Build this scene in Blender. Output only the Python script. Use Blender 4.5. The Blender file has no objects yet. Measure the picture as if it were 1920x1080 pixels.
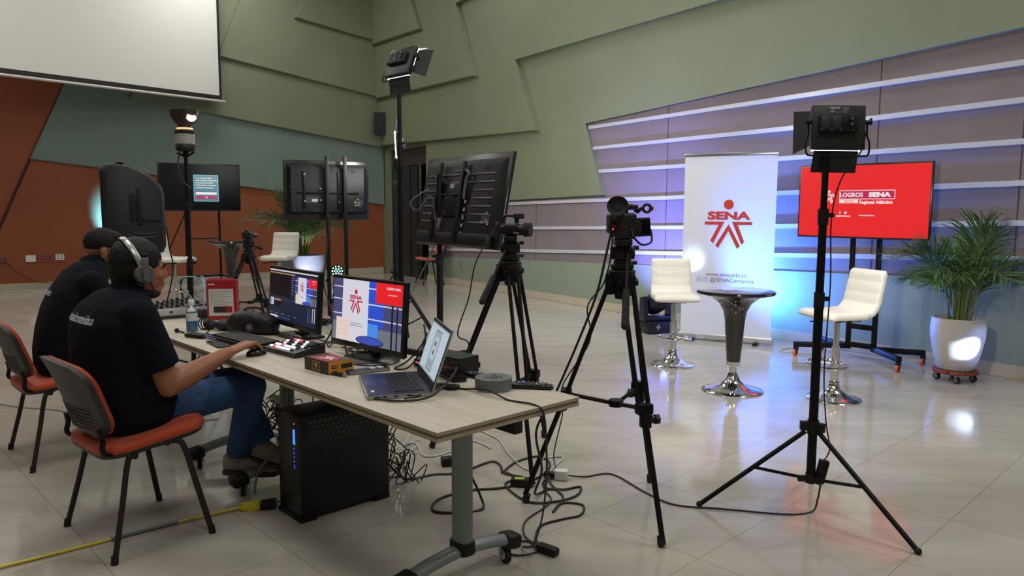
import bpy, bmesh, math, random
from mathutils import Vector, Matrix
random.seed(7)
S = bpy.context.scene
C = S.collection
PI = math.pi
R = math.radians

# ------------------------------------------------------------------ camera
FPX, PITCH, ROLL, EYE = 1410.0, 0.106, 0.005, 1.446
cam_d = bpy.data.cameras.new('camera')
cam = bpy.data.objects.new('camera', cam_d)
C.objects.link(cam)
cam_d.sensor_fit = 'HORIZONTAL'
cam_d.sensor_width = 36.0
cam_d.lens = 36.0 * FPX / 1920.0
cam_d.clip_start = 0.05
_f = Vector((0, math.cos(PITCH), -math.sin(PITCH)))
_u = Vector((0, math.sin(PITCH), math.cos(PITCH)))
_r = Vector((1, 0, 0))
_r2 = _r * math.cos(ROLL) + _u * math.sin(ROLL)
_u2 = -_r * math.sin(ROLL) + _u * math.cos(ROLL)
cam.matrix_world = Matrix(((_r2.x, _u2.x, -_f.x, 0), (_r2.y, _u2.y, -_f.y, 0), (_r2.z, _u2.z, -_f.z, EYE), (0, 0, 0, 1)))
S.camera = cam

# ------------------------------------------------------------------ world, room lights, exposure
S.view_settings.view_transform = 'Standard'
S.view_settings.look = 'None'
S.view_settings.gamma = 1.0
S.view_settings.use_curve_mapping = False
S.view_settings.exposure = -1.0
W = bpy.data.worlds.new('world')
S.world = W
W.use_nodes = True
W.node_tree.nodes['Background'].inputs[0].default_value = (0.5, 0.52, 0.5, 1)
W.node_tree.nodes['Background'].inputs[1].default_value = 0.05

# room frames: corner of the two walls, directions along them, normals into the room
CORN = Vector((-2.823, 16.654, 0))
UD = Vector((math.cos(R(-55)), math.sin(R(-55)), 0))      # along the right wall, away from the corner
UN = Vector((UD.y, -UD.x, 0))                             # right wall normal
ED = -Vector((math.cos(R(35)), math.sin(R(35)), 0))       # along the left wall, away from the corner
EN = Vector((-ED.y, ED.x, 0))                             # left wall normal
CEIL = 6.6
def RW(u, z, o=0.0): return CORN + UD * u + UN * o + Vector((0, 0, z))
def LW(e, z, o=0.0): return CORN + ED * e + EN * o + Vector((0, 0, z))
def FL(u, e, z=0.0): return CORN + UD * u + ED * e + Vector((0, 0, z))

def area(name, loc, tgt, sx, sy, power, col=(1, 1, 1), parent=None, spread=180):
    l = bpy.data.lights.new(name, 'AREA')
    l.shape = 'RECTANGLE'; l.size = sx; l.size_y = sy; l.energy = power; l.color = col
    l.spread = R(spread)
    o = bpy.data.objects.new(name, l); C.objects.link(o)
    o.location = loc
    d = Vector(tgt) - Vector(loc)
    o.rotation_euler = d.to_track_quat('-Z', 'Y').to_euler()
    if parent: o.parent = parent
    return o
def spot(name, loc, tgt, power, ang, blend, col=(1, 1, 1), rad=0.03, parent=None):
    l = bpy.data.lights.new(name, 'SPOT')
    l.energy = power; l.color = col; l.spot_size = R(ang); l.spot_blend = blend; l.shadow_soft_size = rad
    o = bpy.data.objects.new(name, l); C.objects.link(o)
    o.location = loc
    d = Vector(tgt) - Vector(loc)
    o.rotation_euler = d.to_track_quat('-Z', 'Y').to_euler()
    if parent: o.parent = parent
    return o

# ceiling luminaires of the hall, with one added to brighten the left wall
WARM = (1.0, 0.97, 0.915)
for (u, e, pw) in ((1.8, 3.6, 190), (2.4, 8.4, 230), (5.6, 1.35, 100), (10.3, 1.45, 180), (15.0, 1.6, 260), (6.5, 7.4, 100), (11.2, 6.6, 185), (16.4, 6.6, 170), (12.5, 10.6, 80), (4.5, 10.6, 80)):
    p = FL(u, e, CEIL - 0.12)
    area('ceiling_lamp', p, p - Vector((0, 0, 1)), 1.5, 1.5, pw, WARM)

# ------------------------------------------------------------------ materials
def lin(c):
    out = []
    for v in c:
        v /= 255.0
        out.append(v / 12.92 if v <= 0.04045 else ((v + 0.055) / 1.055) ** 2.4)
    return (*out, 1.0)
MATS = {}
def mat(name, col, rough=0.5, metal=0.0, spec=0.5, noise=None, bump=None, emit=0.0, coat=0.0, trans=0.0, sheen=0.0, stretch=None):
    if name in MATS: return MATS[name]
    m = bpy.data.materials.new(name); m.use_nodes = True
    nt = m.node_tree; b = nt.nodes['Principled BSDF']
    c = lin(col)
    b.inputs['Base Color'].default_value = c
    b.inputs['Roughness'].default_value = rough
    b.inputs['Metallic'].default_value = metal
    b.inputs['Specular IOR Level'].default_value = spec
    b.inputs['Coat Weight'].default_value = coat
    b.inputs['Transmission Weight'].default_value = trans
    b.inputs['Sheen Weight'].default_value = sheen
    if emit:
        b.inputs['Emission Color'].default_value = c
        b.inputs['Emission Strength'].default_value = emit
    if noise or bump:
        tc = nt.nodes.new('ShaderNodeTexCoord'); mp = nt.nodes.new('ShaderNodeMapping')
        nt.links.new(tc.outputs['Object'], mp.inputs[0])
        if stretch: mp.inputs['Scale'].default_value = stretch
    if noise:
        n = nt.nodes.new('ShaderNodeTexNoise'); n.inputs['Scale'].default_value = noise[0]; n.inputs['Detail'].default_value = 5
        nt.links.new(mp.outputs[0], n.inputs[0])
        mr = nt.nodes.new('ShaderNodeMapRange'); mr.inputs[1].default_value = 0.3; mr.inputs[2].default_value = 0.7
        mr.inputs[3].default_value = 1 - noise[1]; mr.inputs[4].default_value = 1 + noise[1]
        nt.links.new(n.outputs[0], mr.inputs[0])
        mx = nt.nodes.new('ShaderNodeMix'); mx.data_type = 'RGBA'; mx.blend_type = 'MULTIPLY'; mx.inputs[0].default_value = 1
        mx.inputs[6].default_value = c
        nt.links.new(mr.outputs[0], mx.inputs[7])
        nt.links.new(mx.outputs[2], b.inputs['Base Color'])
    if bump:
        n2 = nt.nodes.new('ShaderNodeTexNoise'); n2.inputs['Scale'].default_value = bump[0]; n2.inputs['Detail'].default_value = 3
        nt.links.new(mp.outputs[0], n2.inputs[0])
        bp = nt.nodes.new('ShaderNodeBump'); bp.inputs['Strength'].default_value = bump[1]; bp.inputs['Distance'].default_value = 0.02
        nt.links.new(n2.outputs[0], bp.inputs['Height']); nt.links.new(bp.outputs[0], b.inputs['Normal'])
    MATS[name] = m
    return m
def glow(name, col, k=1.0):
    """self-lit screen or lamp colour"""
    if name in MATS: return MATS[name]
    m = bpy.data.materials.new(name); m.use_nodes = True
    b = m.node_tree.nodes['Principled BSDF']
    b.inputs['Base Color'].default_value = (0.01, 0.01, 0.01, 1)
    b.inputs['Roughness'].default_value = 0.3
    b.inputs['Emission Color'].default_value = lin(col)
    b.inputs['Emission Strength'].default_value = k * 1.85
    MATS[name] = m
    return m

# ------------------------------------------------------------------ mesh builder
def I3(): return Matrix.Identity(3)
def rotz(a): return Matrix.Rotation(a, 3, 'Z')
def spl(pts, n=6, closed=False):
    P = [Vector(p) for p in pts]; out = []
    N = len(P)
    rng = range(N) if closed else range(N - 1)
    for i in rng:
        if closed: a, b, c, d = P[i - 1], P[i], P[(i + 1) % N], P[(i + 2) % N]
        else: a, b, c, d = P[max(i - 1, 0)], P[i], P[i + 1], P[min(i + 2, N - 1)]
        for k in range(n):
            t = k / n
            out.append(0.5 * ((2 * b) + (c - a) * t + (2 * a - 5 * b + 4 * c - d) * t * t + (3 * b - a - 3 * c + d) * t ** 3))
    if not closed: out.append(P[-1])
    return out
_txt = {}
class MB:
    def __init__(s): s.bm = bmesh.new(); s.mi = 0; s.k = 1.0
    def m(s, i): s.mi = i; return s
    def _f(s, vs):
        try:
            f = s.bm.faces.new(vs); f.material_index = s.mi; return f
        except ValueError: return None
    def box(s, c, sz, rot=None, bev=0.0, seg=2):
        t = bmesh.new()
        bmesh.ops.create_cube(t, size=1)
        for v in t.verts: v.co = Vector((v.co.x * sz[0], v.co.y * sz[1], v.co.z * sz[2]))
        if bev: bmesh.ops.bevel(t, geom=t.edges[:], offset=min(bev, min(sz) * 0.49), segments=seg, affect='EDGES', profile=0.5)
        M = Matrix.Translation(Vector(c)) @ (rot.to_4x4() if rot else Matrix.Identity(4))
        s.merge(t, M); return s
    def merge(s, t, M=None, mi=None):
        if M is not None: bmesh.ops.transform(t, matrix=M, verts=t.verts)
        vm = {}
        for v in t.verts: vm[v] = s.bm.verts.new(v.co)
        for f in t.faces:
            g = s._f([vm[v] for v in f.verts])
            if g and mi is None and f.material_index: g.material_index = f.material_index
        t.free()
    def ring(s, c, ax, ay, rx, ry, n):
        return [s.bm.verts.new(c + ax * (rx * math.cos(2 * PI * k / n)) + ay * (ry * math.sin(2 * PI * k / n))) for k in range(n)]
    def bridge(s, a, b):
        n = len(a)
        for k in range(n): s._f([a[k], a[(k + 1) % n], b[(k + 1) % n], b[k]])
    def cyl(s, p0, p1, r0, r1=None, seg=16, cap=True):
        p0, p1 = Vector(p0), Vector(p1); r1 = r0 if r1 is None else r1
        d = (p1 - p0).normalized(); ax = d.orthogonal().normalized(); ay = d.cross(ax)
        a = s.ring(p0, ax, ay, r0, r0, seg); b = s.ring(p1, ax, ay, r1, r1, seg)
        s.bridge(a, b)
        if cap: s._f(a[::-1]); s._f(b)
        return s
    def tube(s, pts, r, seg=8, closed=False, ry=None, up=None):
        P = [Vector(p) for p in pts]; N = len(P)
        rr = r if isinstance(r, (list, tuple)) else [r] * N
        d0 = (P[1] - P[0]).normalized()
        ax = (Vector(up) - d0 * d0.dot(Vector(up))).normalized() if up else d0.orthogonal().normalized()
        rings = []; pd = d0
        for i in range(N):
            if closed: d = (P[(i + 1) % N] - P[i - 1])
            else: d = P[min(i + 1, N - 1)] - P[max(i - 1, 0)]
            if d.length < 1e-9: d = pd
            d = d.normalized()
            ax = pd.rotation_difference(d) @ ax
            ax = (ax - d * ax.dot(d)).normalized(); pd = d
            ay = d.cross(ax)
            k = (ry / r) if (ry and not isinstance(r, (list, tuple))) else 1.0
            rings.append(s.ring(P[i], ax, ay, rr[i], rr[i] * k, seg))
        for i in range(N - 1): s.bridge(rings[i], rings[i + 1])
        if closed: s.bridge(rings[-1], rings[0])
        else: s._f(rings[0][::-1]); s._f(rings[-1])
        return s
    def lathe(s, prof, c=(0, 0, 0), seg=32, rot=None, capa=True, capb=True):
        c = Vector(c); Mx = rot or I3()
        rings = []
        for r_, z in prof:
            rings.append([s.bm.verts.new(c + Mx @ Vector((r_ * math.cos(2 * PI * k / seg), r_ * math.sin(2 * PI * k / seg), z))) for k in range(seg)])
        for a, b in zip(rings, rings[1:]): s.bridge(a, b)
        if capa: s._f(rings[0][::-1])
        if capb: s._f(rings[-1])
        return s
    def prism(s, poly, h, M=None, z0=0.0):
        """polygon in local XY, from z0 to z0+h"""
        M = M or Matrix.Identity(4)
        a = [s.bm.verts.new(M @ Vector((p[0], p[1], z0))) for p in poly]
        b = [s.bm.verts.new(M @ Vector((p[0], p[1], z0 + h))) for p in poly]
        s._f(a[::-1]); s._f(b)
        n = len(poly)
        for k in range(n): s._f([a[k], a[(k + 1) % n], b[(k + 1) % n], b[k]])
        return s
    def quad(s, *ps):
        s._f([s.bm.verts.new(Vector(p)) for p in ps]); return s
    def ball(s, c, r, seg=16, rot=None):
        r = (r, r, r) if isinstance(r, (int, float)) else r
        r = tuple(q * s.k for q in r)
        t = bmesh.new(); bmesh.ops.create_uvsphere(t, u_segments=seg, v_segments=max(6, seg // 2 + 2), radius=1)
        M = Matrix.Translation(Vector(c)) @ (rot.to_4x4() if rot else Matrix.Identity(4)) @ Matrix.Diagonal((*r, 1))
        s.merge(t, M); return s
    def cap(s, p0, p1, r0, r1, seg=12):
        """limb: cone with round ends"""
        s.cyl(p0, p1, r0 * s.k, r1 * s.k, seg); s.ball(p0, r0, seg); s.ball(p1, r1, seg); return s
    def loft(s, rings, cap=True):
        rs = [[s.bm.verts.new(Vector(p)) for p in r_] for r_ in rings]
        for a, b in zip(rs, rs[1:]): s.bridge(a, b)
        if cap: s._f(rs[0][::-1]); s._f(rs[-1])
        return s
    def text(s, body, size, M, bold=0.0, ext=0.0006, align='CENTER', sx=1.0):
        key = (body, bold, align)
        if key not in _txt:
            cu = bpy.data.curves.new('t', 'FONT'); cu.body = body; cu.size = 1; cu.align_x = align; cu.align_y = 'CENTER'
            cu.offset = bold; cu.resolution_u = 3
            o = bpy.data.objects.new('t', cu); C.objects.link(o)
            bpy.context.view_layer.update()
            me = bpy.data.meshes.new_from_object(o.evaluated_get(bpy.context.evaluated_depsgraph_get()))
            _txt[key] = [[v.co.copy() for v in me.vertices], [tuple(p.vertices) for p in me.polygons]]
            bpy.data.objects.remove(o); bpy.data.curves.remove(cu); bpy.data.meshes.remove(me)
        vs, fs = _txt[key]
        nv = [s.bm.verts.new(M @ Vector((v.x * size * sx, v.y * size, ext))) for v in vs]
        for f in fs: s._f([nv[i] for i in f])
        return s
    def build(s, name, mats, parent=None, smooth=40, loc=None, rz=None, fix=True):
        if fix: bmesh.ops.recalc_face_normals(s.bm, faces=s.bm.faces[:])
        me = bpy.data.meshes.new(name); s.bm.to_mesh(me); s.bm.free()
        for mm in (mats if isinstance(mats, (list, tuple)) else [mats]): me.materials.append(mm)
        if smooth:
            for p in me.polygons: p.use_smooth = True
            me.set_sharp_from_angle(angle=R(smooth))
        o = bpy.data.objects.new(name, me); C.objects.link(o)
        if parent: o.parent = parent
        if loc is not None: o.location = loc
        if rz is not None: o.rotation_euler = (0, 0, rz)
        return o
def tag(o, label, cat, group=None):
    o['label'] = label; o['category'] = cat
    if group: o['group'] = group
    return o
def thing(name, label, cat, loc=(0, 0, 0), rz=0.0, group=None):
    o = bpy.data.objects.new(name, None); C.objects.link(o)
    o.empty_display_size = 0.1
    o.location = loc; o.rotation_euler = (0, 0, rz)
    return tag(o, label, cat, group)
def struct(o): o['kind'] = 'structure'; return o
def dup(root, loc, rz, label, group=None):
    r_ = root.copy(); C.objects.link(r_); r_.location = loc; r_.rotation_euler = (0, 0, rz); r_['label'] = label
    if group: r_['group'] = group
    for ch in list(root.children):
        c = ch.copy(); C.objects.link(c); c.parent = r_
        for g in list(ch.children):
            d = g.copy(); C.objects.link(d); d.parent = c
    return r_
def frame(o, x, y, z=None):
    """4x4 from origin and two axes (third by cross product)"""
    x = Vector(x).normalized(); y = Vector(y); y = (y - x * x.dot(y)).normalized(); zz = x.cross(y)
    return Matrix(((x.x, y.x, zz.x, o[0]), (x.y, y.y, zz.y, o[1]), (x.z, y.z, zz.z, o[2]), (0, 0, 0, 1)))

# shared materials
black_metal = mat('black_metal', (12, 12, 13), 0.5, 0.0, 0.22, bump=(60, 0.02))
black_plastic = mat('black_plastic', (16, 16, 17), 0.5, 0.0, 0.35, bump=(200, 0.05))
black_satin = mat('black_satin', (15, 15, 16), 0.3, 0.0, 0.5)
black_rubber = mat('black_rubber', (16, 16, 16), 0.75)
dark_grey = mat('dark_grey_plastic', (48, 49, 51), 0.5, bump=(150, 0.05))
chrome = mat('chrome', (225, 226, 228), 0.07, 1.0)
steel = mat('brushed_steel', (150, 152, 154), 0.33, 1.0)
white_plastic = mat('white_plastic', (215, 214, 208), 0.4)
cable_black = mat('black_cable', (20, 19, 20), 0.5)
cable_white = mat('white_cable', (190, 188, 180), 0.5)
# ------------------------------------------------------------------ the room shell
def floor_mat():
    m = bpy.data.materials.new('polished_tile'); m.use_nodes = True
    nt = m.node_tree; b = nt.nodes['Principled BSDF']; N = nt.nodes.new; L = nt.links.new
    g = N('ShaderNodeNewGeometry')
    mp = N('ShaderNodeMapping'); mp.vector_type = 'POINT'
    mp.inputs['Rotation'].default_value = (0, 0, -R(44))
    mp.inputs['Location'].default_value = (-0.24, -0.41, 0)
    L(g.outputs['Position'], mp.inputs[0])
    br = N('ShaderNodeTexBrick'); br.offset = 0.0; br.squash = 1.0
    br.inputs['Scale'].default_value = 1.0; br.inputs['Brick Width'].default_value = 0.6; br.inputs['Row Height'].default_value = 0.6
    br.inputs['Mortar Size'].default_value = 0.0022; br.inputs['Mortar Smooth'].default_value = 0.2; br.inputs['Bias'].default_value = 0
    br.inputs['Color1'].default_value = lin((174, 170, 160)); br.inputs['Color2'].default_value = lin((168, 163, 153)); br.inputs['Mortar'].default_value = lin((140, 132, 118))
    L(mp.outputs[0], br.inputs[0])
    n = N('ShaderNodeTexNoise'); n.inputs['Scale'].default_value = 1.0; n.inputs['Detail'].default_value = 6
    mp2 = N('ShaderNodeMapping'); mp2.inputs['Scale'].default_value = (1.2, 6.0, 1); mp2.inputs['Rotation'].default_value = (0, 0, R(28))
    L(g.outputs['Position'], mp2.inputs[0]); L(mp2.outputs[0], n.inputs[0])
    mr = N('ShaderNodeMapRange'); mr.inputs[1].default_value = 0.3; mr.inputs[2].default_value = 0.7; mr.inputs[3].default_value = 0.90; mr.inputs[4].default_value = 1.07
    L(n.outputs[0], mr.inputs[0])
    mx = N('ShaderNodeMix'); mx.data_type = 'RGBA'; mx.blend_type = 'MULTIPLY'; mx.inputs[0].default_value = 1
    L(br.outputs['Color'], mx.inputs[6]); L(mr.outputs[0], mx.inputs[7]); L(mx.outputs[2], b.inputs['Base Color'])
    b.inputs['Roughness'].default_value = 0.13
    b.inputs['Specular IOR Level'].default_value = 0.55
    n3 = N('ShaderNodeTexNoise'); n3.inputs['Scale'].default_value = 9.0
    L(g.outputs['Position'], n3.inputs[0])
    mr3 = N('ShaderNodeMapRange'); mr3.inputs[3].default_value = 0.06; mr3.inputs[4].default_value = 0.15
    L(n3.outputs[0], mr3.inputs[0]); L(mr3.outputs[0], b.inputs['Roughness'])
    return m
UMAX, EMAX = 20.5, 14.5
def slab(name, corners, nrm, th, m, parent=None):
    b = MB(); cs = [Vector(c) for c in corners]; k = Vector(nrm) * -th
    a = [b.bm.verts.new(c) for c in cs]; d = [b.bm.verts.new(c + k) for c in cs]
    b._f(a); b._f(d[::-1])
    for i in range(len(cs)): b._f([a[i], a[(i + 1) % len(cs)], d[(i + 1) % len(cs)], d[i]])
    return b.build(name, m, parent, smooth=0)
struct(slab('floor', [FL(-0.6, -0.2), FL(UMAX, -0.2), FL(UMAX, EMAX), FL(-0.6, EMAX)], (0, 0, 1), 0.1, floor_mat()))
ceil_m = mat('ceiling_paint', (205, 203, 195), 0.8)
struct(slab('ceiling', [FL(-0.6, -0.2, CEIL), FL(UMAX, -0.2, CEIL), FL(UMAX, EMAX, CEIL), FL(-0.6, EMAX, CEIL)], (0, 0, -1), 0.1, ceil_m))

olive = mat('olive_paint', (113, 121, 97), 0.55, 0, 0.35, noise=(1.1, 0.05), bump=(90, 0.05))
teal = mat('grey_teal_paint', (109, 127, 118), 0.6, 0, 0.3, noise=(1.0, 0.05), bump=(90, 0.05))
orange_p = mat('burnt_orange_paint', (136, 74, 46), 0.6, 0, 0.3, noise=(1.0, 0.06), bump=(90, 0.05))
dado_m = mat('grey_green_paint', (126, 137, 122), 0.5, 0, 0.3, noise=(1.0, 0.05))
fabric_m = mat('mauve_acoustic_cloth', (122, 112, 116), 0.85, 0, 0.2, noise=(2.0, 0.05), bump=(350, 0.25))
trim_w = mat('white_aluminium', (176, 178, 182), 0.3, 0.0, 0.6, noise=(3, 0.04))
base_m = mat('baseboard_tile', (172, 162, 142), 0.25, 0, 0.5, noise=(3, 0.07))
dark_door = mat('dark_teal_door', (36, 43, 42), 0.45)
back_m = mat('rear_wall_paint', (165, 160, 145), 0.7)

def wall_panel(name, P, poly, o0, o1, m, parent, bev=0.012):
    """polygon (along, z) on a wall, from offset o0 to o1 in front of it"""
    b = MB()
    a = [b.bm.verts.new(P(x, z, o0)) for x, z in poly]; d = [b.bm.verts.new(P(x, z, o1)) for x, z in poly]
    b._f(a); f = b._f(d)
    n = len(poly)
    for i in range(n): b._f([a[i], a[(i + 1) % n], d[(i + 1) % n], d[i]])
    if bev: bmesh.ops.bevel(b.bm, geom=[e for e in f.edges], offset=bev, segments=2, affect='EDGES')
    return b.build(name, m, parent, smooth=30)

# right wall: a plain wall with a doorway close to the corner, sloping olive panels, mauve slatted field, dado
DU0, DU1, DZ = 0.30, 2.02, 2.66
wr = MB()
def rbox(b, u0, u1, z0, z1, o0, o1):
    pts = [RW(u, z, o) for o in (o0, o1) for z in (z0, z1) for u in (u0, u1)]
    v = [b.bm.verts.new(p) for p in pts]
    for q in ((0, 1, 3, 2), (4, 6, 7, 5), (0, 4, 5, 1), (2, 3, 7, 6), (0, 2, 6, 4), (1, 5, 7, 3)): b._f([v[i] for i in q])
rbox(wr, -0.2, DU0, 0, CEIL, -0.15, 0); rbox(wr, DU0, DU1, DZ, CEIL, -0.15, 0); rbox(wr, DU1, UMAX, 0, CEIL, -0.15, 0)
wall_right = struct(wr.build('wall_right', olive, smooth=0))
wall_panel('olive_panel', RW, [(0.02, 4.86), (2.31, 4.79), (1.94, 5.44), (1.2, CEIL - .02), (0.02, CEIL - .02)], 0.0, 0.34, olive, wall_right)
wall_panel('olive_panel', RW, [(0.02, 3.75), (4.09, 3.69), (3.49, 5.02), (5.2, 5.1), (9.5, CEIL - .02), (0.02, CEIL - .02)], 0.0, 0.25, olive, wall_right)
wall_panel('olive_panel', RW, [(0.02, 2.77), (5.76, 2.64), (5.19, 3.81), (9.47, 3.84), (19.5, 3.95), (19.5, CEIL - .02), (0.02, CEIL - .02)], 0.0, 0.16, olive, wall_right)
# the slatted field is set back behind the olive face, which ends in a sloping edge
wall_panel('olive_panel', RW, [(2.06, 1.50), (4.75, 1.57), (7.25, 1.63), (6.83, 2.67), (12.39, 2.96), (19.5, 3.32), (19.5, CEIL - .02), (2.06, CEIL - .02)], 0.0, 0.075, olive, wall_right)
wall_panel('acoustic_cloth_field', RW, [(2.10, 0.50), (3.08, 0.52), (8.23, 0.70), (12.53, 0.85), (19.5, 1.09), (19.5, 3.30), (2.10, 3.30)], 0.0, 0.012, fabric_m, wall_right, 0)
for (u, z0, z1) in ((8.40, 0.71, 2.74), (11.18, 0.80, 2.89), (12.45, 0.85, 2.95), (5.6, 0.62, 1.58), (15.0, 0.95, 3.0)):
    wall_panel('cloth_seam', RW, [(u - .006, z0), (u + .006, z0), (u + .006, z1), (u - .006, z1)], 0.0, 0.0135, mat('dark_cloth_seam', (62, 56, 60), .9), wall_right, 0)  # dark strip along each cloth seam
SL = [[(6.87, 2.60), (12.41, 2.68), (19.5, 2.78)], [(6.98, 2.30), (10.29, 2.32), (12.43, 2.37), (19.5, 2.48)], [(7.08, 1.97), (8.57, 1.98), (11.0, 2.01), (19.5, 2.10)],
      [(2.1, 1.46), (5.02, 1.52), (8.58, 1.59), (11.66, 1.66), (19.5, 1.82)], [(2.1, 1.03), (5.22, 1.12), (8.6, 1.21), (12.5, 1.34), (19.5, 1.55)],
      [(2.1, 0.62), (5.22, 0.75), (8.32, 0.87), (12.38, 1.03), (19.5, 1.30)]]
for s_ in SL:
    wall_panel('slat', RW, [(u, z - .024) for u, z in s_] + [(u, z + .024) for u, z in s_[::-1]], 0.0, 0.045, trim_w, wall_right, 0.004)
wall_panel('slat', RW, [(6.815, 2.66), (6.83, 2.66), (7.25, 1.64), (7.235, 1.64)], 0.0, 0.055, mat('grey_edge_trim', (120, 126, 116), .4), wall_right, 0)
wall_panel('dado', RW, [(2.04, .11), (19.5, .11), (19.5, 1.09), (12.53, .85), (8.23, .70), (3.08, .52), (2.04, .48)], 0.0, 0.03, dado_m, wall_right, .004)
for (u, z) in ((2.95, .48), (3.3, .40), (3.02, .24)):
    wall_panel('socket_plate', RW, [(u - .05, z - .05), (u + .05, z - .05), (u + .05, z + .05), (u - .05, z + .05)], .03, .042, mat('grey_socket_plate', (120, 124, 122), .5), wall_right, .003)
struct(wall_panel('baseboard_right', RW, [(DU1, 0), (UMAX - .4, 0), (UMAX - .4, .12), (DU1, .12)], 0.0, 0.042, base_m, None, .004))

# doorway
dr = MB()
rbox(dr, DU0, DU1, 0, DZ, -0.55, -0.50); rbox(dr, DU0 - .03, DU0, 0, DZ, -0.52, -0.15); rbox(dr, DU1, DU1 + .03, 0, DZ, -0.52, -0.15); rbox(dr, DU0, DU1, DZ, DZ + .03, -0.52, -0.15)
door = struct(dr.build('door_1', mat('dark_recess', (40, 33, 29), .6), smooth=0))
b = MB(); rbox(b, DU0 + .02, 1.12, .01, 2.30, -0.09, -0.045); b.build('door_leaf', dark_door, door)
b = MB(); rbox(b, 1.14, 1.50, .01, 2.30, -0.12, -0.075); b.build('door_leaf', dark_door, door)
b = MB(); rbox(b, 1.50, 1.53, .01, 2.30, -0.12, -0.03); b.build('door_edge', mat('bright_door_edge', (205, 207, 206), .3), door)
b = MB(); rbox(b, DU0, DU1, 2.31, DZ, -0.13, -0.05); b.build('lintel', mat('dark_brown_lintel', (58, 46, 40), .6), door)
b = MB(); b.cyl(RW(1.72, 0, .02), RW(1.72, 2.3, .02), .075, seg=20); tag(b.build('round_post', black_satin), 'round black post standing in front of the dark doorway in the corner', 'post')

# left wall: burnt orange below, sloping teal and olive panels above
b = MB(); pts = [LW(e, z, o) for o in (-.15, 0) for z in (0, CEIL) for e in (-.2, EMAX)]
v = [b.bm.verts.new(p) for p in pts]
for q in ((0, 1, 3, 2), (4, 6, 7, 5), (0, 4, 5, 1), (2, 3, 7, 6), (0, 2, 6, 4), (1, 5, 7, 3)): b._f([v[i] for i in q])
wall_left = struct(b.build('wall_left', orange_p, smooth=0))
wall_panel('teal_panel', LW, [(0.02, 1.50), (6.54, 2.23), (5.99, 3.51), (4.9, CEIL - .02), (0.02, CEIL - .02)], 0.0, 0.06, teal, wall_left)
wall_panel('olive_panel', LW, [(0.02, 2.72), (5.0, 3.37), (4.91, 3.47), (3.6, CEIL - .02), (0.02, CEIL - .02)], 0.0, 0.13, olive, wall_left)
wall_panel('olive_panel', LW, [(0.02, 3.76), (3.45, 4.26), (3.29, 4.68), (3.01, 5.39), (2.6, CEIL - .02), (0.02, CEIL - .02)], 0.0, 0.20, olive, wall_left)
wall_panel('olive_panel', LW, [(0.02, 4.89), (1.99, 5.16), (1.8, 5.58), (1.4, CEIL - .02), (0.02, CEIL - .02)], 0.0, 0.28, olive, wall_left)
wall_panel('panel_seam', LW, [(6.52, 2.23), (6.56, 2.23), (7.42, .20), (7.38, .20)], 0.0, 0.006, mat('dark_seam', (52, 26, 18), .8), wall_left, 0)
wall_panel('orange_panel', LW, [(6.58, 2.24), (7.44, .18), (13.5, .18), (13.5, CEIL - .02), (4.6, CEIL - .02)], 0.0, 0.03, orange_p, wall_left)
struct(wall_panel('baseboard_left', LW, [(0.05, 0), (EMAX - .2, 0), (EMAX - .2, .13), (0.05, .13)], 0.0, 0.04, base_m, None, .004))
# walls behind the viewer close the room
b = MB(); pts = [FL(u, EMAX + o, z) for o in (0, .15) for z in (0, CEIL) for u in (-.2, UMAX)]
v = [b.bm.verts.new(p) for p in pts]
for q in ((0, 1, 3, 2), (4, 6, 7, 5), (0, 4, 5, 1), (2, 3, 7, 6), (0, 2, 6, 4), (1, 5, 7, 3)): b._f([v[i] for i in q])
struct(b.build('wall_back', back_m, smooth=0))
b = MB(); pts = [FL(UMAX + o, e, z) for o in (0, .15) for z in (0, CEIL) for e in (-.2, EMAX)]
v = [b.bm.verts.new(p) for p in pts]
for q in ((0, 1, 3, 2), (4, 6, 7, 5), (0, 4, 5, 1), (2, 3, 7, 6), (0, 2, 6, 4), (1, 5, 7, 3)): b._f([v[i] for i in q])
struct(b.build('wall_front', back_m, smooth=0))

# projection screen hanging in front of the left wall
def proj_screen():
    p0 = Vector((-5.436, 14.336, 3.43)); dx = Vector((math.cos(R(51)), math.sin(R(51)), 0)); up = Vector((0, 0, 1)); nn = Vector((dx.y, -dx.x, 0))
    t = thing('projection_screen', 'large white projection screen with black border hanging at upper left', 'screen', p0)
    M = frame((0, 0, 0), -dx, up)      # x to the left, y up
    def pl(x0, x1, y0, y1, z0, z1):
        q = MB(); q.prism([(x0, y0), (x1, y0), (x1, y1), (x0, y1)], z1 - z0, M, z0); return q
    sgn = 1 if (M.to_3x3() @ Vector((0, 0, 1))).dot(nn) > 0 else -1
    pl(0, 5.2, .0, 3.05, -.002, .002).build('black_border', mat('screen_border', (22, 22, 24), .6), t, 0)
    z = .003 * sgn
    pl(.05, 5.15, .07, 3.05, z - .0015, z + .0015).build('screen_fabric', mat('screen_fabric', (216, 216, 212), .75, bump=(300, .03)), t, 0)
    q = MB(); q.cyl(M @ Vector((-.06, -.03, 0)), M @ Vector((5.26, -.03, 0)), .022); q.build('weight_bar', mat('weight_bar_white', (196, 190, 182), .4), t)
    q = MB(); q.prism([(-.1, 3.05), (5.3, 3.05), (5.3, 3.169), (-.1, 3.169)], .14, M, -.07); q.build('case', white_plastic, t, 0)
proj_screen()

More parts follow.
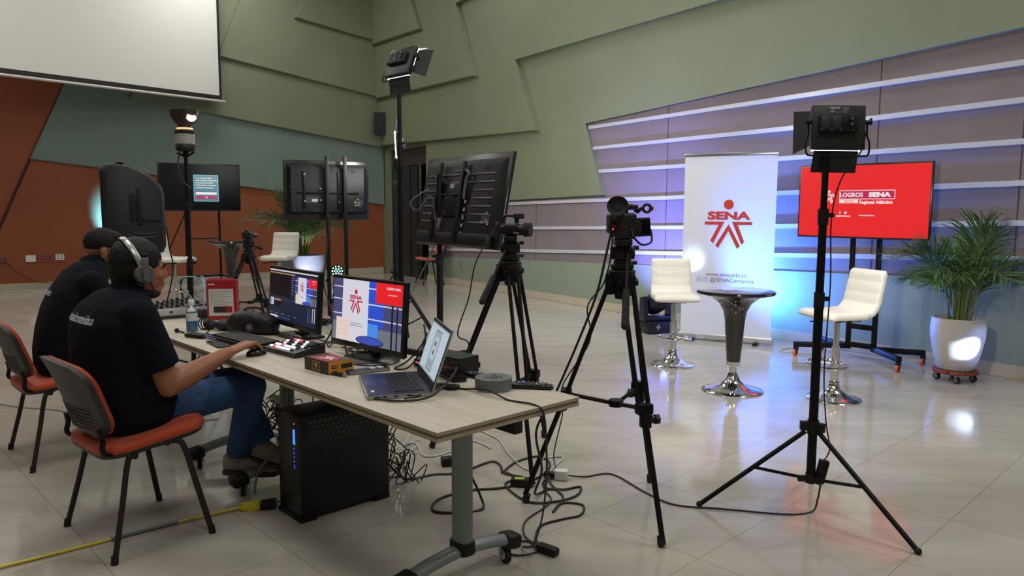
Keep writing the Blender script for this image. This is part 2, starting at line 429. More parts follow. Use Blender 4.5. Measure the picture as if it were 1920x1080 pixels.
# small loudspeaker fixed in the corner
t = thing('wall_speaker', 'small black loudspeaker mounted high in the corner of the olive walls', 'speaker', LW(0.20, 2.98, .33), R(35) - R(20))
b = MB(); b.prism([(-.16, -.11), (.16, -.11), (.11, .12), (-.11, .12)], .46, Matrix.Identity(4), 0); b.build('cabinet', black_plastic, t)
b = MB(); b.box((0, -.116, .23), (.28, .012, .42), bev=.005); b.build('grille', mat('speaker_grille', (30, 30, 31), .7, bump=(500, .5)), t)
b = MB(); b.box((-.02, -.124, .22), (.02, .006, .02)); b.build('badge', steel, t)
b = MB(); b.box((.02, .19, .23), (.05, .18, .06)); b.build('bracket', black_metal, t)
# sockets on the orange wall
def plate(e, z, w, h, m, label, nm, holes=0):
    b = MB(); o = LW(e, z, .0)
    M = frame(o, -ED, (0, 0, 1))
    b.prism([(-w / 2, -h / 2), (w / 2, -h / 2), (w / 2, h / 2), (-w / 2, h / 2)], .02, M)
    b.m(1)
    for i in range(holes):
        x = (i - (holes - 1) / 2) * (w / (holes + .4))
        for y in (-.02, .02): b.prism([(x - .012, y - .008), (x + .012, y - .008), (x + .012, y + .008), (x - .012, y + .008)], .022, M)
    tag(b.build(nm, [m, mat('socket_dark', (40, 30, 28), .6)]), label, 'socket')
plate(6.62, .545, .145, .11, white_plastic, 'cream double switch plate on the orange wall, leftmost of the row of three plates', 'wall_socket', 0)
plate(6.40, .545, .22, .13, mat('red_socket_plate', (128, 62, 48), .5), 'reddish six-hole socket plate between two pale plates on the orange wall', 'wall_socket', 3)
plate(6.19, .555, .13, .10, white_plastic, 'white socket plate right of the reddish plate on the orange wall', 'wall_socket', 2)
plate(7.03, .53, .12, .09, mat('brown_socket', (120, 70, 50), .5), 'socket with white plugs at the far left of the orange wall', 'wall_socket', 2)
# ------------------------------------------------------------------ stools, bar tables, banner
white_leather = mat('white_leatherette', (226, 224, 214), 0.42, 0, 0.5, noise=(6, .03), bump=(60, .04))
def stool_cushion():
    b = MB(); path = []
    for k in range(9): path.append((0.20 - k * 0.0375, 0.006 * math.sin(k), 0))
    pts = spl([(0, .205, -.012), (0, .15, 0.0), (0, -.05, 0.0), (0, -.15, .012), (0, -.205, .075), (0, -.225, .16), (0, -.245, .25), (0, -.262, .335)], 8)
    n = len(pts); L = [0]
    for i in range(1, n): L.append(L[-1] + (pts[i] - pts[i - 1]).length)
    tot = L[-1]; rings = []
    for i, p in enumerate(pts):
        d = (pts[min(i + 1, n - 1)] - pts[max(i - 1, 0)]).normalized(); nn = Vector((0, -d.z, d.y)) * -1
        s = L[i]; ph = (s / tot * 8.0) % 1.0
        puff = 0.78 + 0.22 * math.sin(PI * ph) ** 0.5
        endk = min(1, (min(s, tot - s) / 0.03 + 0.05)) ** .5
        w = 0.195 * (0.93 + .07 * endk) * (1.06 if s < .32 else 1.0 - .05 * (s - .32) / .35); h = 0.036 * puff * endk
        rg = []
        for k in range(20):
            a = 2 * PI * k / 20; ca, sa = math.cos(a), math.sin(a)
            x = w * math.copysign(abs(ca) ** .35, ca); y = h * math.copysign(abs(sa) ** .6, sa)
            rg.append(p + Vector((x, 0, 0)) + nn * y)
        rings.append(rg)
    return b.loft(rings)
def make_stool(loc, rz, seat, label):
    t = thing('bar_stool', label, 'stool', loc, rz, 'white bar stools')
    b = stool_cushion()
    bmesh.ops.translate(b.bm, verts=b.bm.verts, vec=(0, 0, seat)); b.build('seat_shell', white_leather, t, 60)
    b = MB(); b.lathe([(.0, .0), (.20, .0), (.203, .006), (.198, .012), (.15, .022), (.09, .045), (.05, .085), (.036, .12), (.034, .13)], seg=48); b.build('base', chrome, t)
    b = MB(); b.cyl((0, 0, .12), (0, 0, seat * .62), .03, seg=24); b.cyl((0, 0, seat * .62), (0, 0, seat - .05), .022, seg=20); b.lathe([(.031, .12), (.037, .125), (.037, .14), (.031, .15)], seg=24); b.build('column', chrome, t)
    z = seat * .42
    b = MB(); ring = [(0.15 * math.cos(a), .07 + .135 * math.sin(a), z + .01 * math.cos(a)) for a in [2 * PI * k / 28 for k in range(28)]]
    b.tube(ring, .0095, 8, closed=True); b.cyl((0, 0, z), (.0, -.06, z), .012); b.cyl((0, 0, z - .02), (0, 0, z + .02), .036, seg=20)
    for x in (-1, 1): b.cyl((0, 0, z), (.12 * x, .15, z), .007)
    b.build('footrest', chrome, t)
    b = MB(); b.box((0, -.02, seat - .045), (.2, .22, .012), bev=.003); b.tube([(0.02, 0, seat - .06), (.12, .05, seat - .065), (.2, .09, seat - .085)], .006); b.build('seat_plate', black_metal, t)
    return t
make_stool((2.47, 5.65, 0), R(105), .66, 'white ribbed bar stool beside the black bar table, seat turned left towards it')
s2 = make_stool((1.5, 6.9, 0), R(177), .64, 'white ribbed bar stool facing the cameras in front of the white banner')
make_stool((-3.17, 10.2, 0), R(172), .76, 'white ribbed bar stool facing out in front of the grey pot, behind the left monitor')
make_stool((-4.50, 10.0, 0), R(258), .74, 'white ribbed bar stool by the orange wall, half hidden behind the headphones wearer')
def bar_table(loc, hz, label):
    t = thing('bar_table', label, 'table', loc, 0, 'black bar tables')
    gl = mat('gloss_black', (14, 12, 12), 0.08, 0, .6, coat=.6)
    b = MB(); b.lathe([(.0, hz), (.285, hz), (.302, hz - .006), (.305, hz - .018), (.30, hz - .028), (.27, hz - .034), (.19, hz - .055), (.125, hz - .105), (.09, hz - .17), (.078, hz - .24), (.070, hz - .36), (.058, hz - .52), (.053, hz - .58)], seg=56); b.build('table_top', gl, t)
    b = MB(); b.lathe([(.0, .0), (.235, .0), (.24, .006), (.235, .012), (.17, .024), (.10, .048), (.055, .09), (.04, .13), (.033, .15)], seg=56); b.build('base', chrome, t)
    b = MB(); b.cyl((0, 0, .14), (0, 0, hz - .55), .029, seg=24); b.lathe([(.033, hz - .60), (.056, hz - .60), (.056, hz - .57), (.05, hz - .57)], seg=28); b.build('column', chrome, t)
    return t
bar_table((1.77, 5.91, 0), .81, 'glossy black round bar table with trumpet stem between the stools by the banner')
bar_table((-3.78, 10.1, 0), .99, 'glossy black round bar table in front of the orange wall behind the small tripod camera')

# SENA roll-up banner
LOGO_RED = (190, 52, 36)
def sena_logo(b, M, k, mi, flat=0.0):
    """person-shaped emblem about 1 unit wide, centre at its head-to-foot middle; k = width in metres"""
    def P(pts): b.m(mi); b.prism([(x * k, y * k) for x, y in pts], .0006 + flat, M)
    b.m(mi); b.prism([(.105 * k * math.cos(a), (.51 + .105 * math.sin(a)) * k) for a in [2 * PI * i / 28 for i in range(28)]], .0006 + flat, M)
    b.text('SENA', .225 * k, M @ Matrix.Translation((0, .262 * k, .0006)), bold=.05, sx=1.62)
    P([(-.5, .14), (-.5, .075), (-.20, .075), (-.37, -.27), (-.31, -.33), (-.08, .14)])
    P([(.5, .14), (.5, .075), (.20, .075), (.35, -.29), (.29, -.35), (.08, .14)])
    P([(-.26, -.37), (-.20, -.43), (0.01, -.06), (.20, -.44), (.265, -.38), (.01, .09)])
def banner():
    p0 = Vector((2.33, 8.145, 0)); dx = Vector((.82, -.41, 0)).normalized()
    t = thing('roll_up_banner', 'tall white roll-up banner with red SENA emblem standing behind the bar table', 'banner', p0, math.atan2(dx.y, dx.x))
    fab = bpy.data.materials.new('banner_vinyl'); fab.use_nodes = True; nt = fab.node_tree
    bs = nt.nodes['Principled BSDF']; bs.inputs['Base Color'].default_value = lin((222, 224, 226)); bs.inputs['Roughness'].default_value = .35
    tr = nt.nodes.new('ShaderNodeBsdfTranslucent'); tr.inputs[0].default_value = lin((226, 230, 236))
    mx = nt.nodes.new('ShaderNodeMixShader'); mx.inputs[0].default_value = .22
    nt.links.new(bs.outputs[0], mx.inputs[1]); nt.links.new(tr.outputs[0], mx.inputs[2]); nt.links.new(mx.outputs[0], nt.nodes['Material Output'].inputs[0])
    W_, H_ = .97, 2.03
    b = MB(); N = 24
    g = [[b.bm.verts.new((-W_ / 2 + W_ * i / N, .002 * math.sin(i * .55) * (j / 12) + .0015 * math.cos(i * .31 + j * .4) + 0, .075 + (H_ - .09) * j / 12)) for i in range(N + 1)] for j in range(13)]
    for j in range(12):
        for i in range(N): b._f([g[j][i], g[j][i + 1], g[j + 1][i + 1], g[j + 1][i]])
    b.build('fabric', fab, t)
    red = mat('banner_red_ink', LOGO_RED, .45); ink = mat('banner_grey_ink', (140, 116, 126), .5)
    M = frame((0, -.0055, 1.24), (1, 0, 0), (0, 0, 1))
    b = MB(); sena_logo(b, M, .50, 0); b.build('emblem_print', red, t, 0, fix=False)
    b = MB()
    b.text('www.sena.edu.co', .062, frame((0.0, -.0055, .735), (1, 0, 0), (0, 0, 1)), bold=.012)
    b.text('@SENAComunica', .062, frame((0.055, -.0055, .674), (1, 0, 0), (0, 0, 1)), bold=.012)
    for x, ch in ((-.285, 'o'), (-.355, 'o')):
        Mc = frame((x + .06, -.0055, .676), (1, 0, 0), (0, 0, 1))
        for i in range(20):
            a0, a1 = 2 * PI * i / 20, 2 * PI * (i + 1) / 20
            b.quad(*[Mc @ Vector((r_ * math.cos(a), r_ * math.sin(a), .0006)) for r_, a in ((.024, a0), (.028, a0), (.028, a1), (.024, a1))])
    Mc = frame((-.225, -.0055, .676), (1, 0, 0), (0, 0, 1)); b.text('f', .035, Mc, bold=.02)
    Mc = frame((-.295, -.0055, .676), (1, 0, 0), (0, 0, 1)); b.text('p', .030, Mc, bold=.02)
    b.build('text_print', ink, t, 0, fix=False)
    b = MB(); b.box((0, 0.0, H_), (W_ + .02, .022, .034), bev=.006); b.cyl((-.03, 0, H_), (-.03, 0.0, H_ + .05), .008); b.build('top_rail', steel, t)
    b = MB(); b.box((0, .02, .045), (W_ + .05, .11, .07), bev=.02, seg=4); b.build('base_case', mat('banner_base_alu', (196, 198, 200), .3, .6), t)
    for x in (-.34, .34):
        b = MB(); b.box((x, -.06, .012), (.05, .16, .018), bev=.005); b.build('foot', black_metal, t)
    return t
banner()

# ------------------------------------------------------------------ screens on stands
scr_red = glow('screen_red', (245, 30, 36), .92); scr_white = glow('screen_white', (250, 235, 238), 1.0); scr_mag = glow('screen_magenta', (190, 28, 84), 1.0); scr_pale = glow('screen_pale', (250, 225, 215), 1.0)
scr_dark = glow('screen_dark', (20, 22, 30), .8); scr_teal = glow('screen_teal', (70, 130, 140), 1.0); scr_black = mat('dark_glass', (6, 7, 12), .3, 0, .15)
def tv(loc, rz, w, h, label, tilt=0.0, back=0, front=None):
    """X to the viewer's right when looking along +Y; screen on -Y unless back=1 (then its back is on -Y)"""
    t = thing('television', label, 'television', loc, rz)
    Rt = Matrix.Rotation(tilt, 3, 'X'); sg = -1 if back else 1
    b = MB(); b.box((0, 0, 0), (w, .035, h), Rt, .008); b.build('housing', black_satin, t)
    if back:
        b = MB()
        def rr(x, z, y): return Rt @ Vector((x, y, z))
        a = [(-w * .47, -h * .40), (w * .47, -h * .40), (w * .47, h * .44), (-w * .47, h * .44)]
        c = [(-w * .43, -h * .36), (w * .43, -h * .36), (w * .43, h * .36), (-w * .43, h * .36)]
        va = [b.bm.verts.new(rr(x, z, -.017)) for x, z in a]; vc = [b.bm.verts.new(rr(x, z, -.06)) for x, z in c]
        b.bridge(va, vc); b._f(vc)
        if back == 2: b.box(Rt @ Vector((0, -.05, -h * .42)), (w * .86, .07, h * .14), Rt, .02)
        b.build('back_cover', mat('tv_back_plastic', (17, 17, 19), .5, 0, .25, bump=(120, .06)), t)
        if back == 2:
            for k in range(7):
                z = h * (.27 - .085 * k)
                for x0, x1 in ((-.40, .18 if k < 2 else -.20), (.18, .40)):
                    b = MB(); b.box(Rt @ Vector((w * (x0 + x1) / 2, -.063, z)), (w * (x1 - x0), .014, .013), Rt, .005); b.build('vent_rib', mat('tv_rib_sheen', (92, 92, 95), .3, 0, .6), t)  # ribs coloured paler than the cover, their sheen put into the colour
        b = MB()
        if back == 1:
            b.box(Rt @ Vector((0, -.066, -.03)), (w * .72, .012, .025), Rt, .003)
            for x in (-.28, .12): b.box(Rt @ Vector((x * w, -.066, 0)), (.03, .014, h * .62), Rt, .004)
        else:
            b.box(Rt @ Vector((-.08, -.068, 0)), (.36, .03, .30), Rt, .006)
            for x in (-.30, .10): b.box(Rt @ Vector((x, -.095, -.02)), (.035, .03, h * .86), Rt, .004)
            b.box(Rt @ Vector((-.1, -.09, .04)), (.52, .018, .02), Rt, .003)
        b.build('mount_bracket', black_metal, t)
        b = MB()
        for x, z in ((-.28 * w + .0, h * .26), (-.28 * w, -h * .18), (-.1 * w, .02), (-.1 * w, -.12), (.12 * w, -.14)):
            b = MB(); b.cyl(Rt @ Vector((x, -.085, z)), Rt @ Vector((x, -.065, z)), .012); b.build('bolt', steel, t)
        b = MB()
        b.box(Rt @ Vector((-.2 * w, -.0615, -.16 * h)), (.17, .004, .075), Rt); b.m(1); b.box(Rt @ Vector((-.16 * w, -.0632, -.17 * h)), (.07, .002, .03), Rt); b.build('rating_label', [mat('label_dark', (44, 45, 47), .5), mat('label_print', (170, 170, 172), .5)], t)
        b = MB(); b.box(Rt @ Vector((.36 * w, -.0615, -.2 * h)), (.12, .004, .06), Rt); b.m(1)
        for k in range(7): b.box(Rt @ Vector((.36 * w + random.uniform(-.05, .05), -.065, -.2 * h + random.uniform(-.05, .06))), (.018, .004, .01), Rt)
        b.build('port_panel', [mat('label_dark', (44, 45, 47), .5), mat('label_print', (170, 170, 172), .5)], t)
        b = MB()
        for x, z in ((-.28, .33), (.3, .33), (-.42, .05), (-.4, -.33), (-.15, -.34), (.28, -.34)):
            b = MB(); b.box(Rt @ Vector((x * w, -.061, z * h)), (.05, .004, .025), Rt); b.build('vent_slot', black_rubber, t)
        if back == 2:
            b = MB(); Mb = frame(Rt @ Vector((.05, -.093, .045)), (1, 0, 0), Rt @ Vector((0, 0, 1)))
            for k in range(6): b.box(Rt @ Vector((.17, -.075, -.02 - .07 * k)), (.016, .008, .028), Rt)
            b.box(Rt @ Vector((-.07, -.085, .12)), (.07, .004, .04), Rt); b.box(Rt @ Vector((-.07, -.085, .03)), (.05, .004, .018), Rt)
            b.build('ports', mat('port_grey', (150, 150, 152), .5), t)
            b = MB(); b.tube(spl([Rt @ Vector(p) for p in ((-.02, -.085, h * .30), (.12, -.09, h * .31), (.2, -.1, h * .27), (.17, -.1, h * .2), (.16, -.09, 0))], 6), .013); b.build('cable_loop', mat('grey_flex', (70, 72, 74), .4), t)
    else:
        b = MB(); Mx = frame(Rt @ Vector((0, -.0185, 0)), (1, 0, 0), Rt @ Vector((0, 0, 1)))
        front(b, Mx, w - .03, h - .035, t)
        b = MB(); b.box(Rt @ Vector((0, .03, 0)), (w * .6, .03, h * .6), Rt, .008); b.build('back_cover', black_plastic, t)
    return t
def rect(b, M, x0, y0, x1, y1, z, mi):
    b.m(mi); b.quad(*[M @ Vector((x, y, z)) for x, y in ((x0, y0), (x1, y0), (x1, y1), (x0, y1))])
def red_screen(b, M, w, h, t):
    rect(b, M, -w / 2, -h / 2, w / 2, h / 2, 0, 0)
    k = w / 1.0; z = .0008
    def X(x): return x * k
    rect(b, M, X(-.17), X(.015), X(.255), X(.085), z, 1)
    rect(b, M, X(-.165), X(.02), X(.25), X(.08), z * 2, 2)
    b.m(1); b.text('LOGROS', .046 * k, M @ Matrix.Translation((X(-.075), X(.048), z * 3)), bold=.03)
    b.text('SENA', .046 * k, M @ Matrix.Translation((X(.14), X(.048), z * 3)), bold=.06, sx=1.45)
    rect(b, M, X(-.17), X(-.015), X(-.02), X(.012), z, 3)
    b.m(0); b.text('2022', .026 * k, M @ Matrix.Translation((X(-.095), X(-.003), z * 2)), bold=.01, sx=1.6)
    b.m(1); b.text('Regional Atlántico', .034 * k, M @ Matrix.Translation((X(.115), X(-.008), z)), bold=.035)
    sena_logo(b, M @ Matrix.Translation((X(-.255), X(.025), 0)), .10 * k, 1)
    b.m(1); b.text('f', .03 * k, M @ Matrix.Translation((X(-.16), X(-.09), z)), bold=.05)
    Mt = M @ Matrix.Translation((X(-.115), X(-.09), 0))   # small bird mark
    b.prism([(X(x), X(y)) for x, y in ((-.013, -.006), (-.004, -.009), (.006, -.006), (.011, .003), (.014, .008), (.008, .007), (.004, .010), (-.001, .006), (-.011, .009), (-.009, .001), (-.012, .0))], z, Mt)
    b.text('@SENAAtlantico', .016 * k, M @ Matrix.Translation((X(-.13), X(-.115), z)), bold=.035)
    b.text('www.sena.edu.co', .017 * k, M @ Matrix.Translation((X(.05), X(-.108), z)), bold=.035)
    b.build('screen', [scr_red, scr_white, scr_mag, scr_pale], t, 0, fix=False)
def message_screen(b, M, w, h, t):
    rect(b, M, -w / 2, -h / 2, w / 2, h / 2, 0, 0)
    z = .0008; x0 = .07 * w; cw = .30 * w; ch = .56 * h; y0 = -.02 * h
    rect(b, M, x0 - cw / 2 - .008, y0 - ch / 2 - .008, x0 + cw / 2 + .008, y0 + ch / 2 + .008, z, 4)
    rect(b, M, x0 - cw / 2, y0 - ch / 2, x0 + cw / 2, y0 + ch / 2, z * 2, 1)
    b.m(2)
    for k, s_ in enumerate(('Ya no detecta ninguna', 'señal. Por favor, compruebe', 'la conexión de entrada.', 'Puede cambiar a la entrada', 'disponible. ¿Desea salir?', '')):
        if s_: b.text(s_, .026, M @ Matrix.Translation((x0 - cw / 2 + .02, y0 + ch * (.40 - .095 * k), z * 3)), bold=.03, align='LEFT')
    rect(b, M, x0 - cw * .44, y0 - ch * .25, x0 + cw * .44, y0 - ch * .16, z * 3, 2)
    rect(b, M, x0 - cw * .44, y0 - ch * .42, x0 + cw * .44, y0 - ch * .31, z * 3, 3)
    b.m(2); b.text('OK', .025, M @ Matrix.Translation((x0, y0 - ch * .365, z * 4)), bold=.03)
    b.build('screen', [scr_black, scr_teal, scr_white, scr_mag, glow('screen_edge', (120, 190, 200), 1)], t, 0, fix=False)
def cart(loc, rz, ztop, label, feet, spacing=.24, wheels=None, bars=(.12, .30), posty=.07):
    """two-post television cart; local X along the screen, +Y behind it"""
    t = thing('television_stand', label, 'stand', loc, rz)
    hubs = []
    for s_ in (-1, 1):
        b = MB(); b.box((s_ * spacing / 2, posty, (ztop + .1) / 2), (.045, .03, ztop - .1), bev=.004); b.build('post', black_metal, t)
    b = MB()
    for z in bars: b.box((0, posty, z), (spacing, .03, .05), bev=.004)
    b.build('crossbar', black_metal, t)
    for (x, y) in feet:
        hx = math.copysign(spacing / 2, x); hz = .12 if wheels else .03
        b = MB(); p0, p1 = Vector((hx, posty, hz)), Vector((x, y, hz)); d = (p1 - p0)
        b.box((p0 + p1) / 2, (d.length + .04, .05, .05), rotz(math.atan2(d.y, d.x)), .005); leg = b.build('leg', black_metal, t)
        if wheels:
            b = MB(); b.cyl((x - .011, y, .035), (x + .011, y, .035), .035, seg=20); b.m(1); b.cyl((x - .013, y, .035), (x + .013, y, .035), .02, seg=16); b.m(1); b.box((x, y + .01, .075), (.036, .05, .04), bev=.006)
            b.build('caster', [wheels, black_plastic], t)
    return t
orange_wheel = mat('orange_caster', (214, 92, 44), .4)
RZ3 = R(-49.5)
tv((3.27, 7.09, 1.525), RZ3, 1.24, .70, 'lit television showing a red LOGROS SENA picture beside the palm', front=red_screen)
cart((3.27, 7.09, 0), RZ3, 1.75, 'black rolling stand with orange casters under the red television', [(-.50, -.17), (-.48, .32), (.48, -.17), (.50, .32)], .25, orange_wheel, (.14, .32), .14)
tv((-2.30, 9.4, 1.65), R(30), 1.06, .73, 'television seen from behind on two black posts, left of the two turned away', back=1)
cart((-2.225, 9.44, 0), R(30), 2.07, 'black two-post stand of the left television that is turned away', [(-.4, -.35), (-.4, .3), (.4, -.35), (.4, .3)], .225, None, (.10, .28), -.10)
tv((-.45, 6.78, 1.505), R(-54), 1.40, .83, 'large tilted television seen from behind, beside the camcorder tripod', tilt=R(-11), back=2)
t = thing('television_stand', 'single black pole stand carrying the large tilted television seen from behind', 'stand', (-.668, 6.93, 0))
b = MB(); b.cyl((0, 0, .06), (0, 0, .98), .030, seg=20); b.cyl((0, 0, .98), (0, 0, 1.75), .024, seg=20); b.build('pole', black_metal, t)
b = MB(); b.cyl((0, 0, .93), (0, 0, 1.02), .040, seg=20); b.box((-.05, 0, .95), (.04, .03, .03), bev=.006); b.box((-.05, 0, 1.0), (.04, .03, .03), bev=.006); b.build('clamp', black_plastic, t)
b = MB(); b.box((0, 0, .05), (1.0, .06, .05), rotz(R(-42)), .006); b.box((0, 0, .05), (.7, .06, .05), rotz(R(48)), .006); b.build('foot_bar', black_metal, t)
b = MB(); b.box((.03, .05, 1.60), (.04, .10, .16), rotz(R(-54)), .005); b.build('bracket', black_metal, t)
b = MB(); b.box((.005, -.027, 1.30), (.05, .006, .11)); b.build('tape', mat('pale_tape', (120, 118, 112), .6), t)
tv((-4.49, 10.9, 1.72), R(38), 1.13, .68, 'television with a small teal message box on its dark screen, at the left wall', front=message_screen)
t = thing('television_stand', 'thin black tubular stand under the television with the teal message box', 'stand', (-4.54, 10.9, 0), R(38))
for x in (-.15, .32):
    b = MB(); b.cyl((x, .07, .03), (x, .07, 1.6), .016); b.build('post', black_metal, t)
b = MB(); b.cyl((-.15, .07, .98), (.32, .07, .98), .011); b.cyl((-.15, .07, .43), (.32, .07, .43), .016); b.cyl((-.15, .07, 1.62), (.32, .07, 1.62), .02); b.build('crossbar', black_metal, t)
for x in (-.15, .32):
    b = MB(); b.tube(spl([(x, .07, .43), (x + (.09 if x > 0 else -.09), .06, .40), (x + (.13 if x > 0 else -.13), -.05, .25), (x + (.13 if x > 0 else -.13), -.3, .02)], 6), .016); b.cyl((x, .07, .02), (x, .4, .02), .016); b.build('leg', black_metal, t)
b = MB(); b.tube([(-.16, .05, 1.35), (-.55, -.05, .55)], .010); b.build('brace', black_metal, t)
# ------------------------------------------------------------------ light stands and LED panels
led_face = glow('led_face', (255, 255, 255), 9.0)
barn_m = mat('barn_door_sheet', (32, 36, 38), .5, 0, .4)
barn_in = mat('barn_door_lit_face', (150, 152, 152), .4, .2)  # inner door faces painted pale to stand in for lamp light on them
def light_stand(loc, label, top, feet, hub=.58, low=.16, rads=(.017, .0145, .012), collars=(1.1, 1.6)):
    t = thing('light_stand', label, 'stand', loc)
    zs = [low] + [c for c in collars if c < top] + [top]
    b = MB()
    for i in range(len(zs) - 1): b.cyl((0, 0, zs[i]), (0, 0, zs[i + 1]), rads[min(i, 2)], seg=16)
    b.build('pole', black_metal, t)
    for c in zs[1:-1]:
        b = MB(); b.cyl((0, 0, c - .045), (0, 0, c + .03), .024, seg=16); b.box((.03, 0, c), (.04, .014, .022), bev=.004); b.build('collar', black_plastic, t)
    b = MB(); b.cyl((0, 0, hub - .04), (0, 0, hub + .03), .026, seg=16)
    for (x, y) in feet:
        a = math.atan2(y, x); b.box((.035 * math.cos(a), .035 * math.sin(a), hub), (.05, .028, .045), rotz(a), .004)
    b.build('leg_hub', black_plastic, t)
    b = MB(); b.cyl((0, 0, low - .02), (0, 0, low + .03), .024, seg=16)
    for (x, y) in feet:
        a = math.atan2(y, x); b.box((.035 * math.cos(a), .035 * math.sin(a), low), (.05, .02, .03), rotz(a), .004)
    b.build('brace_hub', black_plastic, t)
    for (x, y) in feet:
        p0 = Vector((0, 0, hub)); p1 = Vector((x, y, .012)); h = p0 + (p1 - p0).normalized() * .045
        b = MB(); b.cyl(h, p1, .0115, seg=12); b.build('leg', black_metal, t)
        b = MB(); mid = p0.lerp(p1, .52); b.cyl((.03 * x, .03 * y, low), mid, .008, seg=8); b.build('brace', black_metal, t)
        b = MB(); b.ball((x, y, .014), .0155, 10); b.build('rubber_foot', black_rubber, t)
    return t
def led_panel(loc, M3, label, k=1.0, power=20, detail=False, doors=(1, 1, 1, 1), dang=(35, 35, 60, 60), col=(1, .97, .92), yoke=True, sp=150):
    """local X to the right, Y the way the light shines, Z up; back on -Y"""
    t = thing('led_panel_light', label, 'light', loc)
    M4 = M3.to_4x4(); t.matrix_world = Matrix.Translation(Vector(loc)) @ M4
    w, h, d = .272 * k, .235 * k, .042 * k
    b = MB(); b.box((0, 0, 0), (w, d, h), bev=.006 * k); b.build('housing', mat('led_housing', (30, 34, 35), .45), t)
    b = MB(); b.box((-.01 * k, -d * .5 - .016 * k, .015 * k), (w * .72, .034 * k, h * .40), bev=.005 * k)
    b.build('control_box', black_plastic, t)
    b = MB()
    yb = -d * .5 - .034 * k
    for x in (-.075, -.022): b.box((x * k, yb, .015 * k), (.046 * k, .006 * k, .072 * k), bev=.002)
    b.build('battery_plate', mat('battery_plate', (38, 40, 41), .5), t)
    b = MB()
    for z in (.034, .006): b.m(0); b.cyl((.052 * k, yb - .012 * k, z * k), (.052 * k, yb + .004, z * k), .011 * k, seg=16); b.m(1); b.cyl((.052 * k, yb - .0125 * k, z * k), (.052 * k, yb - .011 * k, z * k), .0065 * k, seg=12)
    for x in (-.098, -.052, -.045, -.002, .06): b.box((x * k, yb - .004, -.026 * k), (.004 * k, .004, .009 * k))
    b.build('knob', [black_rubber, steel], t)
    if detail:
        lt = mat('panel_lettering', (205, 206, 204), .5); b = MB(); yy = -d * .5 - .0008
        def Mt(x, z): return frame((x * k, yy, z * k), (1, 0, 0), (0, 0, 1))
        b.text('NEEWER', .013 * k, Mt(-.022, .1), bold=.05)
        for q in range(4): b.box((.035 * k - .004 * k * (q % 2), yy, (.103 - .0055 * q) * k), (.030 * k, .0004, .0011 * k))
        b.box((-.035 * k, yy, .084 * k), (.022 * k, .0004, .0045 * k)); b.box((.0 * k, yy, .0795 * k), (.09 * k, .0004, .0014 * k)); b.box((.03 * k, yy, .079 * k), (.02 * k, .0004, .0035 * k))
        b.build('printed_text', lt, t, 0)
    b = MB(); b.box((0, d * .5 + .006, 0), (w - .012, .010, h + .004), bev=.002); b.build('led_face', led_face, t)
    A = [R(a) for a in dang]
    th = .0022
    def door(cx, cz, ux, uz, L_, wid, wid2, ang):
        # hinged at (cx, cz) on the front edge, swinging out along (ux, uz)
        q = MB(); along = Vector((-uz, 0, ux)); out = (Vector((ux, 0, uz)) * math.sin(ang) + Vector((0, 1, 0)) * math.cos(ang)).normalized()
        o = Vector((cx, d * .5, cz)); Mx = frame(o, along, out)
        sg = 1 if (Mx.to_3x3() @ Vector((0, 0, 1))).dot(-o) > 0 else -1
        q.prism([(-wid / 2, 0), (wid / 2, 0), (wid2 / 2, L_), (-wid2 / 2, L_)], th, Mx, -th / 2); q.m(1)
        q.prism([(-wid / 2 + .004, .004), (wid / 2 - .004, .004), (wid2 / 2 - .004, L_ - .004), (-wid2 / 2 + .004, L_ - .004)], .001, Mx, sg * .0012 + (0 if sg > 0 else -.001))
        q.build('barn_door', [barn_m, barn_in], t, 0)
    if doors[0]: door(0, h / 2, 0, 1, .12 * k, w * .84, w * .92, A[0])
    if doors[1]: door(0, -h / 2, 0, -1, .12 * k, w * .84, w * .86, A[1])
    if doors[2]: door(-w / 2, 0, -1, 0, .12 * k, h * .8, h * 1.0, A[2])
    if doors[3]: door(w / 2, 0, 1, 0, .12 * k, h * .8, h * 1.0, A[3])
    if yoke:
        b = MB(); x = w / 2 + .014 * k; zb = -h / 2 - .032 * k
        b.tube(spl([(-x, 0, .03 * k), (-x, 0, -.04 * k), (-x - .012 * k, 0, -.08 * k), (-x - .008 * k, 0, zb + .012 * k), (-x + .02 * k, 0, zb), (0, 0, zb), (x - .02 * k, 0, zb), (x + .008 * k, 0, zb + .012 * k), (x + .012 * k, 0, -.08 * k), (x, 0, -.04 * k), (x, 0, .03 * k)], 5), .0055 * k, 8)
        b.build('yoke', black_metal, t)
        for s_ in (-1, 1):
            b = MB(); b.cyl((s_ * w / 2, 0, .03 * k), (s_ * (w / 2 + .03 * k), 0, .03 * k), .013 * k, seg=12)
            if s_ > 0: b.box(((w / 2 + .032 * k), 0, .035 * k), (.012 * k, .018 * k, .035 * k), bev=.003)
            b.build('tilt_knob', black_plastic, t)
    area('led_light', (0, d * .5 + .016, 0), (0, 1, 0), w * .9, h * .86, power, col, t, sp)
    return t
def basis(yaw, pitch, roll=0.0):
    """Y axis at heading yaw (0 = +Y, + = turn left), pitch up"""
    return Matrix.Rotation(yaw, 3, 'Z') @ Matrix.Rotation(pitch, 3, 'X') @ Matrix.Rotation(roll, 3, 'Y')
